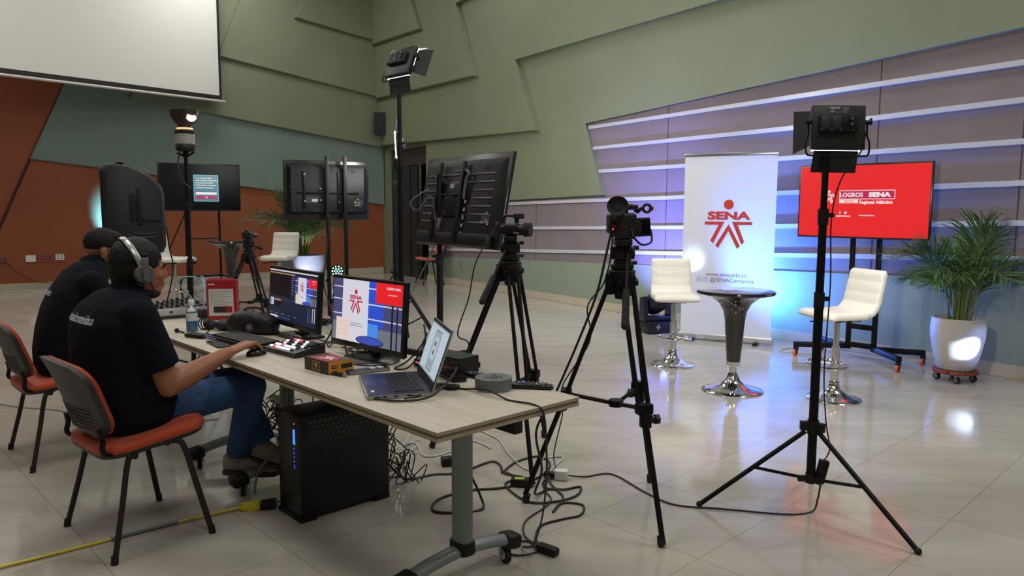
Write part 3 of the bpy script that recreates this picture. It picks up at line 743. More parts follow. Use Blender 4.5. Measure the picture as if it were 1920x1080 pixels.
# stand in the right foreground
LSX, LSY = 1.44, 3.50
light_stand((LSX, LSY, 0), 'black light stand with wide legs in the right foreground', 1.695, [(.92 - LSX, 3.54 - LSY), (1.72 - LSX, 3.04 - LSY), (1.62 - LSX, 3.93 - LSY)], .42, .16, (.021, .0185, .015), (1.03, 1.42))
led_panel((1.487, 3.50, 1.818), basis(R(-6), R(-8), R(1)), 'black LED panel seen from behind on the right foreground stand', .86, 75, True, (0, 1, 1, 0), (35, 66, 30, 60))
t = thing('power_brick', 'small black power adapter hanging low on the right foreground light stand', 'adapter', (LSX + .045, LSY - .015, .20), R(-6))
b = MB(); b.box((0, 0, 0), (.045, .035, .115), Matrix.Rotation(R(12), 3, 'Y'), .006); b.build('case', black_plastic, t)
b = MB(); b.tube(spl([(.01, 0, .055), (.03, -.01, .12), (.0, -.03, .25), (-.02, -.03, .5), (-.01, -.025, .9), (-.02, -.026, 1.2), (0.01, -.035, 1.38), (.075, -.075, 1.50), (.09, -.085, 1.59)], 6), .0032, 6); b.build('cord', cable_black, t)
# tall stand in the middle with the tilted panel
light_stand((-1.155, 7.8, 0), 'tall black light stand behind the right monitor carrying the high tilted LED panel', 2.69, [(-.45, -.3), (.45, -.25), (0, .5)], .66, .2, (.030, .027, .022), (1.45, 2.1))
led_panel((-1.13, 7.78, 2.90), basis(R(-40), R(-24), R(-2)), 'tilted LED panel with open barn doors high on the tall middle stand', 1.30, 130, False, (1, 1, 1, 1), (35, 60, 20, 62))
# slimmer stand just behind it with the upright panel
light_stand((-1.43, 9.2, 0), 'slim black light stand just behind the tall middle stand near the doorway', 2.05, [(-.4, -.3), (.45, -.2), (0, .5)], .66, .2, (.026, .022, .018), (1.3, 1.75))
led_panel((-1.37, 9.15, 2.19), basis(R(97), R(-3), 0), 'upright LED panel glowing white at its left edge, below the tilted one', 1.25, 30, False, (1, 1, 1, 0), (100, 100, 118, 30), yoke=False)

# strobe with a bowl reflector on a stand
light_stand((-2.575, 6.0, 0), 'thin black stand in front of the left television carrying the studio strobe', 1.84, [(-.35, -.3), (.4, -.2), (0, .45)], .55, .18, (.019, .016, .014), (1.0, 1.45))
t = thing('studio_strobe', 'studio strobe with upturned bowl reflector and a warm glowing lamp, left of centre', 'light', (-2.575, 6.0, 1.876), R(-20)); t.scale = (1.18, 1.18, 1.12)
b = MB(); b.lathe([(.0, .0), (.05, .0), (.062, .012), (.062, .045), (.058, .05)], seg=28); b.build('lower_cap', black_plastic, t)
b = MB(); b.lathe([(.058, .118), (.064, .125), (.064, .142), (.05, .15), (.0, .152)], seg=28); b.build('upper_cap', black_plastic, t)
b = MB(); b.lathe([(.0, .05), (.06, .05), (.06, .12), (.0, .12)], seg=28); b.build('body', mat('strobe_grey', (150, 150, 146), .4), t)
b = MB(); b.lathe([(.045, .152), (.05, .154), (.05, .161), (.045, .163)], seg=28); b.build('lamp_ring', glow('warm_ring', (255, 214, 150), 1.2), t)
b = MB(); b.lathe([(.042, .16), (.044, .18), (.065, .20), (.083, .235), (.090, .275), (.090, .282), (.086, .282), (.079, .236), (.06, .204), (.03, .185)], seg=36, capa=False); b.build('reflector', mat('reflector_brown', (46, 36, 32), .4, .2), t)
b = MB(); b.cyl((0.068, -.02, .222), (.086, -.025, .235), .026, .03, seg=16); b.build('lamp', glow('warm_lamp', (255, 225, 180), 12.0), t)
b = MB(); b.tube(spl([(-.07, 0, -.01), (-.03, 0, -.025), (.03, 0, -.025), (.07, 0, -.005)], 5), .008); b.cyl((0, 0, -.04), (0, 0, .01), .02); b.build('tilt_bracket', black_metal, t)
b = MB(); b.tube(spl([(-.02, -.03, .0), (-.03, -.04, -.1), (.0, -.04, -.2), (.06, -.03, -.26)], 5), .004, 6); b.build('cord', cable_black, t)
area('strobe_light', (0, 0, .29), (0, 0, 2), .12, .12, 8, (1, .86, .66), t)

# PA loudspeaker on a tripod
t = thing('speaker_stand', 'black stand holding up the big loudspeaker behind the two seated men', 'stand', (-3.12, 6.25, 0))
b = MB(); b.cyl((0, 0, .1), (0, 0, 1.07), .0185, seg=16); b.build('pole', black_metal, t)
for a in (90, 210, 330):
    b = MB(); b.cyl((0, 0, .5), (.5 * math.cos(R(a)), .5 * math.sin(R(a)), .014), .014, seg=12); b.build('leg', black_metal, t)
t = thing('loudspeaker', 'big black moulded loudspeaker behind the two seated men', 'speaker', (-3.12, 6.25, 1.065), R(24))
cab = mat('speaker_cabinet', (24, 25, 27), .5, 0, .4, bump=(260, .25))
b = MB(); side = [(-.215, .0), (-.225, .05), (-.225, .66), (-.20, .715), (-.15, .725), (-.02, .70), (.12, .63), (.205, .55), (.222, .48), (.222, .05), (.20, .0)]
rings = []
for y, k, kz in ((-.20, .86, .93), (-.185, .95, .975), (-.15, .99, .995), (-.10, 1, 1), (.10, 1, 1), (.15, .99, .995), (.185, .95, .975), (.20, .86, .93)):
    rings.append([(-.0 + x * k, y, .36 + (zz - .36) * kz) for x, zz in side])
b.loft(rings); b.build('cabinet', cab, t, 50)
b = MB(); b.prism([(-.235, -.16), (-.222, -.16), (-.222, .16), (-.235, .16)], .60, None, .06); b.build('grille', mat('speaker_grille', (30, 30, 31), .7, bump=(500, .5)), t)
b = MB(); b.box((.015, -.196, .37), (.10, .012, .24), bev=.02); b.build('handle_recess', mat('recess_black', (7, 7, 8), .6), t)
b = MB(); b.box((.045, -.205, .385), (.035, .02, .30), bev=.008); b.box((.115, -.203, .275), (.16, .014, .026), bev=.006); b.build('grab_handle', cab, t)
b = MB()
for zz in (.13, .16): b.tube(spl([(-.05, -.198, zz + .03), (.02, -.200, zz), (.12, -.199, zz), (.19, -.192, zz + .02)], 5), .006, 6)
b.build('moulded_ribs', mat('rib_plastic', (34, 35, 37), .45), t)
b = MB(); b.box((-.10, 0, .728), (.06, .09, .022), bev=.008); b.build('top_knob', black_plastic, t)
b = MB(); b.box((.09, -.0, .668), (.07, .2, .006), Matrix.Rotation(R(27), 3, 'Y'), .002); b.build('top_badge', mat('pale_badge', (150, 152, 150), .4), t)
b = MB(); b.tube(spl([(.20, -.1, .28), (.235, -.12, .18), (.245, -.13, .05), (.27, -.12, -.12), (.24, -.05, -.3), (.21, -.02, -.42)], 6), .006, 6); b.build('cord', cable_black, t)
spot('blue_wash', LW(5.2, .35, .9), LW(5.3, 1.2, 0), 7000, 34, .9, (.05, .50, 1), .05)

# moving-head stage light and par can
navy = mat('navy_black_plastic', (18, 20, 34), .35)
t = thing('moving_head_light', 'dark moving-head stage light on the floor beside the banner', 'light', (1.70, 8.75, 0), R(15))
b = MB(); b.box((0, 0, .075), (.36, .30, .13), bev=.02); b.build('base', navy, t)
b = MB(); b.box((-.05, -.153, .085), (.06, .004, .018)); b.box((-.05, -.153, .085), (.018, .004, .06)); b.build('cross_mark', mat('pale_mark', (150, 155, 165), .4), t)
b = MB(); b.box((0, 0, .17), (.36, .16, .06), bev=.015)
for x in (-.165, .165): b.prism([(-.08, 0), (.08, 0), (.06, .24), (-.03, .26)], .05, frame((x - .025, 0, .17), (0, 1, 0), (0, 0, 1)))
b.build('yoke', navy, t)
hd = Vector((.35, -.55, .5)).normalized(); hc = Vector((0, 0, .36))
b = MB(); b.lathe([(.0, -.15), (.09, -.14), (.12, -.08), (.125, .05), (.115, .15), (.10, .17)], hc, 28, Vector((0, 0, 1)).rotation_difference(hd).to_matrix(), capb=True); b.build('head', navy, t)
b = MB(); b.lathe([(.0, .172), (.085, .172), (.085, .178), (.0, .178)], hc, 24, Vector((0, 0, 1)).rotation_difference(hd).to_matrix()); b.build('lens', glow('cool_lens', (190, 220, 255), 6), t)
spot('banner_beam', (2.10, 8.50, .78), (2.00, 8.30, .88), 40, 70, .9, (.62, .82, 1), .02)
spot('blue_wall_wash', RW(9.62, .45, .28), RW(10.25, .95, .02), 1900, 140, 1, (.05, .20, 1), .04)
spot('cyan_floor_wash', RW(9.8, .12, .30), RW(10.2, .45, 0), 40, 120, .8, (.08, .40, 1), .04)
spot('violet_wash', RW(8.8, .25, .95), RW(8.5, 1.1, 0), 1300, 84, .9, (.15, .19, 1), .04)
t = thing('par_can', 'low black par light with lit LED dots on the floor by the orange wall', 'light', (-3.42, 14.7, 0), R(8))
b = MB(); b.lathe([(.0, -.12), (.07, -.12), (.12, -.03), (.135, .06), (.135, .09)], (0, 0, .19), 28, Matrix.Rotation(R(80), 3, 'X')); b.build('can', black_plastic, t)
b = MB()
for s_ in (-1, 1): b.tube(spl([(s_ * .15, 0, .2), (s_ * .17, .02, .1), (s_ * .22, -.06, .012), (s_ * .20, -.12, .012)], 5), .014)
b.build('bracket', black_metal, t)
b = MB(); rt = Matrix.Rotation(R(80), 3, 'X')
for i, (x, y) in enumerate([(0, 0)] + [(.05 * math.cos(R(60 * k)), .05 * math.sin(R(60 * k))) for k in range(6)] + [(.095 * math.cos(R(36 * k)), .095 * math.sin(R(36 * k))) for k in range(10)]):
    b.m(0 if i % 3 else 1); b.cyl(Vector((0, 0, .19)) + rt @ Vector((x, y, .088)), Vector((0, 0, .19)) + rt @ Vector((x, y, .094)), .014, seg=10)
b.build('led_dots', [glow('led_green', (150, 255, 190), 4), glow('led_blue', (160, 190, 255), 6)], t)
spot('pot_left_beam', (-2.7, 10.2, .18), (-2.95, 10.95, .62), 330, 30, .5, (.66, .72, 1), .02)
# narrow cool beam from a floor lamp beyond the right edge of the view
spot('pot_right_beam', (4.85, 4.55, .55), (3.76, 6.12, .31), 4200, 5.6, .35, (.55, .68, 1), .02)
spot('pot_right_wash', (4.85, 4.55, .55), (3.9, 6.1, .34), 420, 13, .9, (.3, .42, 1), .02)

# ------------------------------------------------------------------ tripods and cameras
rub = mat('foam_grip', (26, 26, 27), .8)
def tripod(loc, label, feet, apex, sl=.50, handle=None, hr=.056, rise=.16):
    """feet in world xy, apex height; loc = floor point below the bowl"""
    t = thing('camera_tripod', label, 'tripod', loc)
    L0 = Vector(loc); zt = apex
    mids = []
    for fx, fy in feet:
        f = Vector((fx, fy, .012)) - L0; a = math.atan2(f.y, f.x); rad = Vector((math.cos(a), math.sin(a), 0)); tan = Vector((-rad.y, rad.x, 0))
        top = rad * hr + Vector((0, 0, zt - .05)); ax = (f - top)
        mid = top + ax * sl; low = top + ax * (sl + .04)
        b = MB()
        for s_ in (-1, 1): b.cyl(top + tan * .028 * s_, mid + tan * .024 * s_, .011, seg=12)
        b.box(top + Vector((0, 0, -.01)), (.042, .07, .10), rotz(a), .008); b.cyl(top + tan * -.05, top + tan * .05, .016)
        b.box(mid, (.05, .075, .05), rotz(a), .008); b.cyl(mid, f + Vector((0, 0, .03)), .0125, seg=12)
        b.box(mid + ax.normalized() * .05, (.045, .045, .07), rotz(a), .008)
        lg = b.build('leg', black_metal, t)
        b = MB(); b.cyl(f + Vector((0, 0, .0)) - ax.normalized() * .035, f + Vector((0, 0, -.004)), .017, .019, seg=14); b.build('rubber_foot', black_rubber, lg)
        b = MB(); kb = mid + ax.normalized() * .05 + tan * .035; b.cyl(kb - tan * .015, kb + tan * .02, .017, seg=10); b.cyl(kb + tan * .01, kb + tan * .03, .024, seg=6); b.build('lock_knob', black_plastic, lg)
        mids.append(mid)
    c = sum(mids, Vector()) / 3
    b = MB()
    for m_ in mids: b.cyl(m_, c + Vector((0, 0, -.035)) + (m_ - c) * .10, .010, seg=10)
    b.cyl(c + Vector((0, 0, -.05)), c + Vector((0, 0, -.02)), .035, seg=14); b.build('spreader', black_metal, t)
    b = MB(); b.lathe([(.0, zt - .13), (.03, zt - .13), (.042, zt - .09), (.058, zt - .03), (.064, zt), (.05, zt + .01), (.0, zt + .01)], seg=20); b.build('crown', black_plastic, t)
    b = MB(); b.lathe([(.03, zt), (.055, zt + .015), (.055, zt + .03), (.04, zt + .035), (.04, zt + .05), (.0, zt + .05)], seg=20)
    b.box((0, 0, zt + .085), (.085, .075, .072), bev=.016); b.cyl((-.054, 0, zt + .085), (.054, 0, zt + .085), .030, seg=18); b.box((0, 0, zt + .135), (.075, .12, .03), bev=.006)
    b.cyl((.05, 0, zt + .11), (.075, 0, zt + .11), .010); b.cyl((.04, .05, zt + .035), (.075, .065, zt + .035), .01)
    b.build('fluid_head', black_plastic, t)
    if handle:
        p = [Vector(q) for q in handle]; g0 = p[0].lerp(p[1], .55)
        b = MB(); b.cyl(p[0], p[1], .0075, seg=10); b.ball(p[0], .02, 10); pp = b.build('pan_handle', black_metal, t)
        b = MB(); b.cyl(g0, p[1], .015, .018, seg=14); b.ball(p[1], .0178, 10); b.build('grip', rub, pp)
    return t
T2 = (.515, 3.51, 0)
tripod(T2, 'camera tripod in the centre foreground with feet beside the tangle of cords', [(.65, 3.10), (.07, 3.58), (.74, 3.86)], 1.155, .50, [(.02, -.03, 1.255), (-.02, -.26, .935)])
T1 = (-.01, 4.26, 0)
tripod(T1, 'camera tripod behind the table end carrying the small camcorder', [(.21, 4.64), (.11, 3.80), (-.48, 4.42)], 1.14, .60, [(-.02, -.02, 1.225), (-.15, -.25, .945)])
cam_black = mat('camera_black', (18, 18, 19), .42, bump=(400, .1))
# camcorder seen from its side
t = thing('camcorder', 'small black camcorder with top handle on the tripod behind the table end', 'camera', (.0, 4.26, 1.281), R(-22)); t.scale = (.8, .8, .8)
b = MB(); b.box((0, 0, .055), (.11, .085, .085), bev=.016, seg=3); b.box((-.07, 0, .05), (.05, .07, .06), bev=.012); b.cyl((.045, 0, .055), (.10, 0, .055), .040, .042, seg=24); b.build('body', cam_black, t)
b = MB(); b.cyl((.095, 0, .055), (.135, 0, .055), .043, .050, seg=4); b.lathe([(.043, 0), (.052, .004), (.046, .035), (.05, .045)], (.093, 0, .055), 24, Matrix.Rotation(R(90), 3, 'Y')); b.build('lens_hood', black_rubber, t)
b = MB(); b.tube(spl([(-.06, 0, .095), (-.07, 0, .135), (-.045, 0, .152), (.0, 0, .152), (.03, 0, .15)], 5), .010, 10); b.box((.035, 0, .125), (.03, .03, .05), bev=.005); b.build('handle', cam_black, t)
b = MB(); b.box((.055, -.01, .15), (.075, .045, .038), bev=.008)
for x in (.045, .075): b.m(1); b.cyl((x, -.036, .15), (x, -.028, .15), .012, seg=14)
b.build('audio_module', [cam_black, dark_grey], t)
b = MB(); b.cyl((-.1, 0, .075), (-.13, 0, .085), .022, .027, seg=18); b.build('viewfinder', black_rubber, t)
b = MB(); b.box((.005, -.046, .055), (.085, .012, .062), bev=.004); b.m(1); b.text('Canon', .016, frame((.052, -.0535, .035), (1, 0, 0), (0, 0, 1)), bold=.03); b.build('lcd_door', [cam_black, mat('pale_logo', (190, 190, 190), .4)], t)
# cinema camera seen from behind
t = thing('cinema_camera', 'black video camera with big eyepiece seen from behind on the centre foreground tripod', 'camera', (.525, 3.51, 1.296), R(2)); t.scale = (.93, .93, .93)
b = MB(); b.box((-.005, 0, .075), (.105, .12, .13), bev=.014, seg=3); b.box((-.07, .01, .085), (.035, .1, .10), bev=.012); b.cyl((0, .05, .075), (0, .16, .075), .04, .045, seg=24); b.build('body', cam_black, t)
b = MB(); b.box((-.055, -.055, .125), (.045, .05, .05), bev=.01); d0 = Vector((-.048, -.07, .130)); d1 = Vector((-.062, -.135, .160))
b.cyl(d0, d1, .026, .030, seg=24); b.build('viewfinder', cam_black, t)
b = MB(); dd = (d1 - d0).normalized(); q = Vector((0, 0, 1)).rotation_difference(dd).to_matrix()
b.lathe([(.03, -.01), (.040, .012), (.052, .034), (.050, .036), (.036, .020), (.026, .016), (.0, .016)], d1, 28, q, capa=False); b.ball(d1 + dd * .012, (.023, .023, .008), 16, q); b.build('eyecup', black_rubber, t)
b = MB(); b.tube(spl([(.0, -.02, .135), (.0, -.03, .165), (.02, -.01, .175), (.05, .04, .17)], 5), .011, 10); b.box((.03, 0, .168), (.06, .05, .025), bev=.006); b.tube([(.05, .02, .155), (.065, .01, .145), (.075, .0, .160), (.09, -.01, .163)], .010); b.build('handle', cam_black, t)
b = MB(); b.tube([(.105 + .019 * math.cos(a), -.01, .163 + .019 * math.sin(a)) for a in [2 * PI * k / 18 for k in range(18)]], .0075, 8, closed=True); b.build('microphone_ring', cam_black, t)
b = MB(); b.cyl((.126, -.01, .163), (.136, -.01, .163), .012, seg=10); b.box((-.015, -.03, .16), (.012, .03, .06)); b.build('red_trim', mat('red_anodised', (130, 28, 42), .35, .3), t)
b = MB(); b.box((.088, -.01, .07), (.075, .02, .095), Matrix.Rotation(R(-4), 3, 'Y'), .008); b.box((.06, 0, .07), (.05, .05, .07), bev=.012); b.build('side_monitor', cam_black, t)
b = MB(); b.box((.093, -.0215, .07), (.058, .002, .07), Matrix.Rotation(R(-4), 3, 'Y')); b.build('monitor_glass', scr_black, t)
b = MB()
for i, (x, z) in enumerate(((-.03, .12), (-.012, .118), (.01, .10), (.018, .085), (-.02, .075), (-.004, .07), (.022, .112), (-.066, .10), (-.066, .075))): b.m(1 if i in (4, 8) else 0); b.cyl((x, -.066, z), (x, -.058, z), .0055, seg=10)
b.m(2); b.cyl((-.068, -.045, .06), (-.068, -.04, .06), .004); b.build('buttons', [dark_grey, mat('red_button', (150, 30, 40), .4), glow('tally_red', (255, 60, 80), 2)], t)
b = MB(); b.tube(spl([(.02, -.06, .06), (.03, -.085, .02), (.07, -.08, -.015), (.12, -.05, -.005), (.128, -.03, .03), (.122, -.02, .06)], 6), .0055, 6); b.build('loop_cable', cable_black, t)
# compact camera on the far small tripod
tripod((-2.985, 8.5, 0), 'smaller camera tripod behind the red box, in front of the far bar table', [(-3.30, 8.15), (-2.62, 8.25), (-2.95, 8.95)], .93, .55, [(.02, -.02, 1.02), (.17, -.05, .98)], .05)
t = thing('compact_camera', 'small black camera on the far small tripod', 'camera', (-2.985, 8.5, 1.073), R(-25))
b = MB(); b.box((0, 0, .05), (.13, .06, .085), bev=.012); b.box((0, 0, .10), (.05, .05, .03), bev=.008); b.cyl((.0, .02, .05), (0, .12, .05), .034, seg=20); b.build('body', cam_black, t)
b = MB(); b.tube([(.09 + 0, 0, .05), (.12, 0, .04)], .01); b.cyl((-.04, -.035, .06), (-.04, -.03, .06), .016); b.build('eyepiece', black_rubber, t)
b = MB(); b.tube(spl([(.06, 0, .05), (.16, .0, .02), (.18, 0, -.15), (.12, 0, -.28), (.05, -.03, -.36)], 6), .004, 6); b.build('cord', cable_black, t)

# ------------------------------------------------------------------ potted palms
leaf_m = mat('palm_leaf', (62, 92, 44), .45, 0, .4, noise=(14, .25)); stem_m = mat('palm_stem', (98, 108, 52), .5, noise=(20, .2))
def frond(b, base, head, L_, rise, droop, seed):
    rnd = random.Random(seed); pts = []
    d = Vector((math.cos(head), math.sin(head), 0)); up = Vector((0, 0, 1))
    n = 18
    for i in range(n + 1):
        s = i / n
        pts.append(Vector(base) + d * (L_ * (s ** 1.7) * math.cos(rise) + .0) + up * (L_ * math.sin(rise) * (s - droop * s ** 2.6)))
    b.m(1); b.tube(pts, [.0065 * (1 - .75 * i / n) for i in range(n + 1)], 6)
    b.m(0)
    k0 = 6
    for i in range(3 * k0, 3 * n):
        s = i / 3; a = int(s); p = pts[a].lerp(pts[min(a + 1, n)], s - a); tg = (pts[min(a + 1, n)] - pts[max(a - 1, 0)]).normalized()
        side = tg.cross(up).normalized() if abs(tg.z) < .98 else Vector((-d.y, d.x, 0)); nn = side.cross(tg)
        f = (i - 3 * k0) / (3 * n - 3 * k0); ln = L_ * .40 * (math.sin(PI * (.18 + .74 * f)) ** .8) * rnd.uniform(.8, 1.1)
        for s_ in (-1, 1):
            q = (side * s_ * (.80 - .25 * f) + tg * (.62 + .4 * f) + nn * .22 + Vector((rnd.uniform(-.2, .2), rnd.uniform(-.2, .2), rnd.uniform(-.25, .15)))).normalized(); w = .0052
            wv = tg.cross(q).cross(q).normalized() * w
            p1 = p + q * ln * .45 + Vector((0, 0, .0)); p2 = p + q * ln * .8 + Vector((0, 0, -.10 * ln)); p3 = p + q * ln + Vector((0, 0, -.26 * ln))
            v = [b.bm.verts.new(x) for x in (p - wv * .3, p + wv * .3, p1 - wv, p1 + wv, p2 - wv * .6, p2 + wv * .6, p3)]
            b._f([v[0], v[1], v[3], v[2]]); b._f([v[2], v[3], v[5], v[4]]); b._f([v[4], v[5], v[6]])
def palm(loc, z0, H, spread, label, n=24, seed=1, phase=0.0):
    t = thing('potted_palm', label, 'plant', loc); rnd = random.Random(seed)
    for i in range(n):
        hd = 2 * PI * i / n * 2.4 + rnd.uniform(-.3, .3) + phase; lv = rnd.uniform(.0, 1)
        base = Vector((.055 * math.cos(hd), .055 * math.sin(hd), z0)); L_ = H * rnd.uniform(.72, 1.0); rise = R(84 - 34 * lv * spread)
        b = MB(); frond(b, base, hd, L_, rise, .20 + .42 * lv, seed * 100 + i)
        for v in b.bm.verts:
            for P0_, N_ in ((CORN, UN), (CORN, EN)):
                dd_ = (v.co + Vector(loc) - P0_).dot(N_)
                if dd_ < .14: v.co += N_ * (.14 - dd_) * .93
        b.build('frond', [leaf_m, stem_m], t, 60, fix=False)
    b = MB()
    for i in range(16):
        a = rnd.uniform(0, 2 * PI); r_ = rnd.uniform(.02, .09); b.tube(spl([(r_ * math.cos(a), r_ * math.sin(a), z0 - .04), (r_ * 1.15 * math.cos(a), r_ * 1.15 * math.sin(a), z0 + .15), (r_ * 1.7 * math.cos(a), r_ * 1.7 * math.sin(a), z0 + .36)], 4), [.010 - .0005 * k for k in range(9)], 6)
    b.build('stems', stem_m, t)
    return t
def planter(loc, z0, label, m, k=1.0):
    t = thing('plant_pot', label, 'pot', (loc[0], loc[1], z0))
    b = MB(); b.lathe([(.0, .0), (.135 * k, .0), (.145 * k, .01), (.18 * k, .14 * k), (.205 * k, .28 * k), (.208 * k, .36 * k), (.20 * k, .435 * k), (.185 * k, .44 * k), (.178 * k, .40 * k), (.0, .40 * k)], seg=48, capb=False); b.build('pot', m, t, 50)
    b = MB(); b.lathe([(.0, .395 * k), (.182 * k, .395 * k), (.18 * k, .405 * k), (.0, .42 * k)], seg=32); b.build('soil', mat('soil', (44, 34, 27), .95, bump=(60, .6)), t)
    return t
pot_m = mat('white_stoneware', (170, 166, 160), .55, 0, .4, noise=(8, .06), bump=(40, .05))
PX, PY = 3.78, 6.30
planter((PX, PY), .105, 'white tapered pot lit by a bright spot on a wheeled wooden dolly', pot_m)
palm((PX, PY, .505), 0, 1.12, .9, 'green palm with fine feathery leaves in the white pot at right', 24, 3)
t = thing('plant_dolly', 'reddish brown wooden plant dolly on small casters under the white pot', 'dolly', (PX, PY, 0), R(20))
wd = mat('red_brown_wood', (118, 52, 36), .4, 0, .5, noise=(14, .2), stretch=(1, 8, 1))
b = MB()
for k in range(8):
    a = 2 * PI * k / 8; b.box((.135 * math.cos(a), .135 * math.sin(a), .088), (.07, .115, .03), rotz(a), .006)
b.box((0, 0, .085), (.25, .06, .022)); b.box((0, 0, .085), (.06, .25, .022)); b.build('frame', wd, t)
for k in range(4):
    a = PI / 4 + PI / 2 * k; x, y = .135 * math.cos(a), .135 * math.sin(a)
    b = MB(); b.cyl((x - .012, y, .030), (x + .012, y, .030), .029, seg=20); b.m(1); b.cyl((x - .014, y, .03), (x + .014, y, .03), .018, seg=16); b.box((x, y + .004, .062), (.036, .03, .024), bev=.004); b.build('caster', [black_rubber, steel], t)
planter((-3.12, 11.2), .06, 'grey pot with a white glow on its side behind the far white stool', mat('grey_stoneware', (120, 122, 126), .5, noise=(8, .05)), 1.55)
t = thing('plant_stand', 'low dark block under the grey pot at the orange wall', 'stand', (-3.12, 11.2, 0))
b = MB(); b.lathe([(0, 0), (.22, 0), (.22, .06), (0, .06)], seg=32); b.build('plate', black_plastic, t)
palm((-3.12, 11.2, .68), 0, 1.55, .8, 'green palm behind the left television that is turned away', 24, 5)
# ------------------------------------------------------------------ work tables
TC = Vector((-.235, 2.323, 0)); TA = .76
TD1 = Vector((math.cos(TA), math.sin(TA), 0)); TD2 = Vector((-TD1.y, TD1.x, 0))
TZ = .735; TR = TA - PI / 2                       # local X runs along the edge to the sitter's right, local Y away from the sitter
def TT(s, t, z=TZ): return TC + TD2 * s + TD1 * t + Vector((0, 0, z))
def wood_mat():
    m = bpy.data.materials.new('pale_wood_laminate'); m.use_nodes = True; nt = m.node_tree; b = nt.nodes['Principled BSDF']
    tc = nt.nodes.new('ShaderNodeTexCoord'); mp = nt.nodes.new('ShaderNodeMapping'); mp.inputs['Scale'].default_value = (1.6, 26, 26)
    n = nt.nodes.new('ShaderNodeTexNoise'); n.inputs['Scale'].default_value = 1.6; n.inputs['Detail'].default_value = 7; n.inputs['Distortion'].default_value = .6
    cr = nt.nodes.new('ShaderNodeValToRGB'); cr.color_ramp.elements[0].position = .3; cr.color_ramp.elements[0].color = lin((184, 176, 158)); cr.color_ramp.elements[1].position = .62; cr.color_ramp.elements[1].color = lin((198, 191, 174))
    nt.links.new(tc.outputs['Object'], mp.inputs[0]); nt.links.new(mp.outputs[0], n.inputs[0]); nt.links.new(n.outputs[0], cr.inputs[0]); nt.links.new(cr.outputs[0], b.inputs['Base Color'])
    b.inputs['Roughness'].default_value = .42
    return m
wood = wood_mat(); edge_m = mat('table_edge_band', (162, 148, 124), .5, noise=(30, .1)); edge_d = mat('table_edge_core', (112, 100, 82), .6)
silver = mat('silver_grey_paint', (132, 140, 143), .38, .25, .5)
def caster(b, p, r=.037, yaw=0.0):
    """wheel with hub and fork below p (local floor point)"""
    q = rotz(yaw); p = Vector(p)
    b.m(0); b.cyl(p + q @ Vector((-.012, 0, r)), p + q @ Vector((.012, 0, r)), r, seg=24)
    b.m(1); b.cyl(p + q @ Vector((-.014, 0, r)), p + q @ Vector((.014, 0, r)), r * .62, seg=20)
    b.m(2); b.box(p + q @ Vector((.02, .01, r + .03)), (.006, .03, .07), q, .002); b.box(p + q @ Vector((-.02, .01, r + .03)), (.006, .03, .07), q, .002); b.box(p + q @ Vector((0, .012, r * 2 + .012)), (.046, .05, .012), q, .003)
def table(s0, s1, legs, label, tray=True):
    L = s1 - s0; D = .68
    t = thing('work_table', label, 'table', TT(s1, 0, 0), TR, 'pale wood work tables')
    b = MB(); b.prism([(0, 0), (L, 0), (L, D), (0, D)], .003, None, TZ - .003); b.build('table_top', wood, t, 0)
    b = MB(); b.m(0); b.prism([(.001, .001), (L - .001, .001), (L - .001, D - .001), (.001, D - .001)], .010, None, TZ - .013)
    b.prism([(.001, .001), (L - .001, .001), (L - .001, D - .001), (.001, D - .001)], .011, None, TZ - .034)
    b.m(1); b.prism([(.003, .003), (L - .003, .003), (L - .003, D - .003), (.003, D - .003)], .008, None, TZ - .023)
    b.build('edge_band', [edge_m, edge_d], t, 0)
    for ls in legs:
        x = s1 - ls
        b = MB(); rg = []
        for z in (.135, TZ - .036): rg.append([(x + .042 * math.copysign(abs(math.cos(a)) ** .6, math.cos(a)), .36 + .030 * math.copysign(abs(math.sin(a)) ** .6, math.sin(a)), z) for a in [2 * PI * k / 24 for k in range(24)]])
        b.loft(rg); col = b.build('column', silver, t)
        b = MB(); b.loft([[(x + .050 * math.copysign(abs(math.cos(a)) ** .6, math.cos(a)), .36 + .038 * math.copysign(abs(math.sin(a)) ** .6, math.sin(a)), z) for a in [2 * PI * k / 24 for k in range(24)]] for z in (.118, .165)]); b.build('collar', black_plastic, col)
        b = MB(); pts = spl([(x, .10, .092), (x, .2, .115), (x, .36, .128), (x, .5, .115), (x, .60, .092)], 6); b.tube(pts, .034, 14, ry=.024, up=(1, 0, 0)); foot = b.build('foot_bar', silver, t)
        for y, s_ in ((.09, -1), (.61, 1)):
            b = MB(); b.box((x, y, .088), (.082, .085, .062), Matrix.Rotation(R(-10 * s_), 3, 'X'), .018, 3); b.build('end_cap', black_plastic, foot)
            b = MB(); caster(b, (x, y - .02 * s_, 0), .034, R(70)); b.build('caster', [black_rubber, white_plastic, steel], foot)
    if tray:
        b = MB(); b.box((L / 2, .555, .636), (L - .4, .045, .13), bev=.004); b.build('modesty_panel', black_plastic, t)
    b = MB(); b.box((L / 2, .36, TZ - .055), (L - .5, .06, .038)); b.build('frame_beam', silver, t)
    return t
table(0, 2.02, (.31, 1.73), 'nearest pale wood table with silver legs carrying the laptop and both monitors')
table(2.025, 3.95, (2.29, 3.62), 'farther pale wood table with the red box and mixer, joined end to end', False)

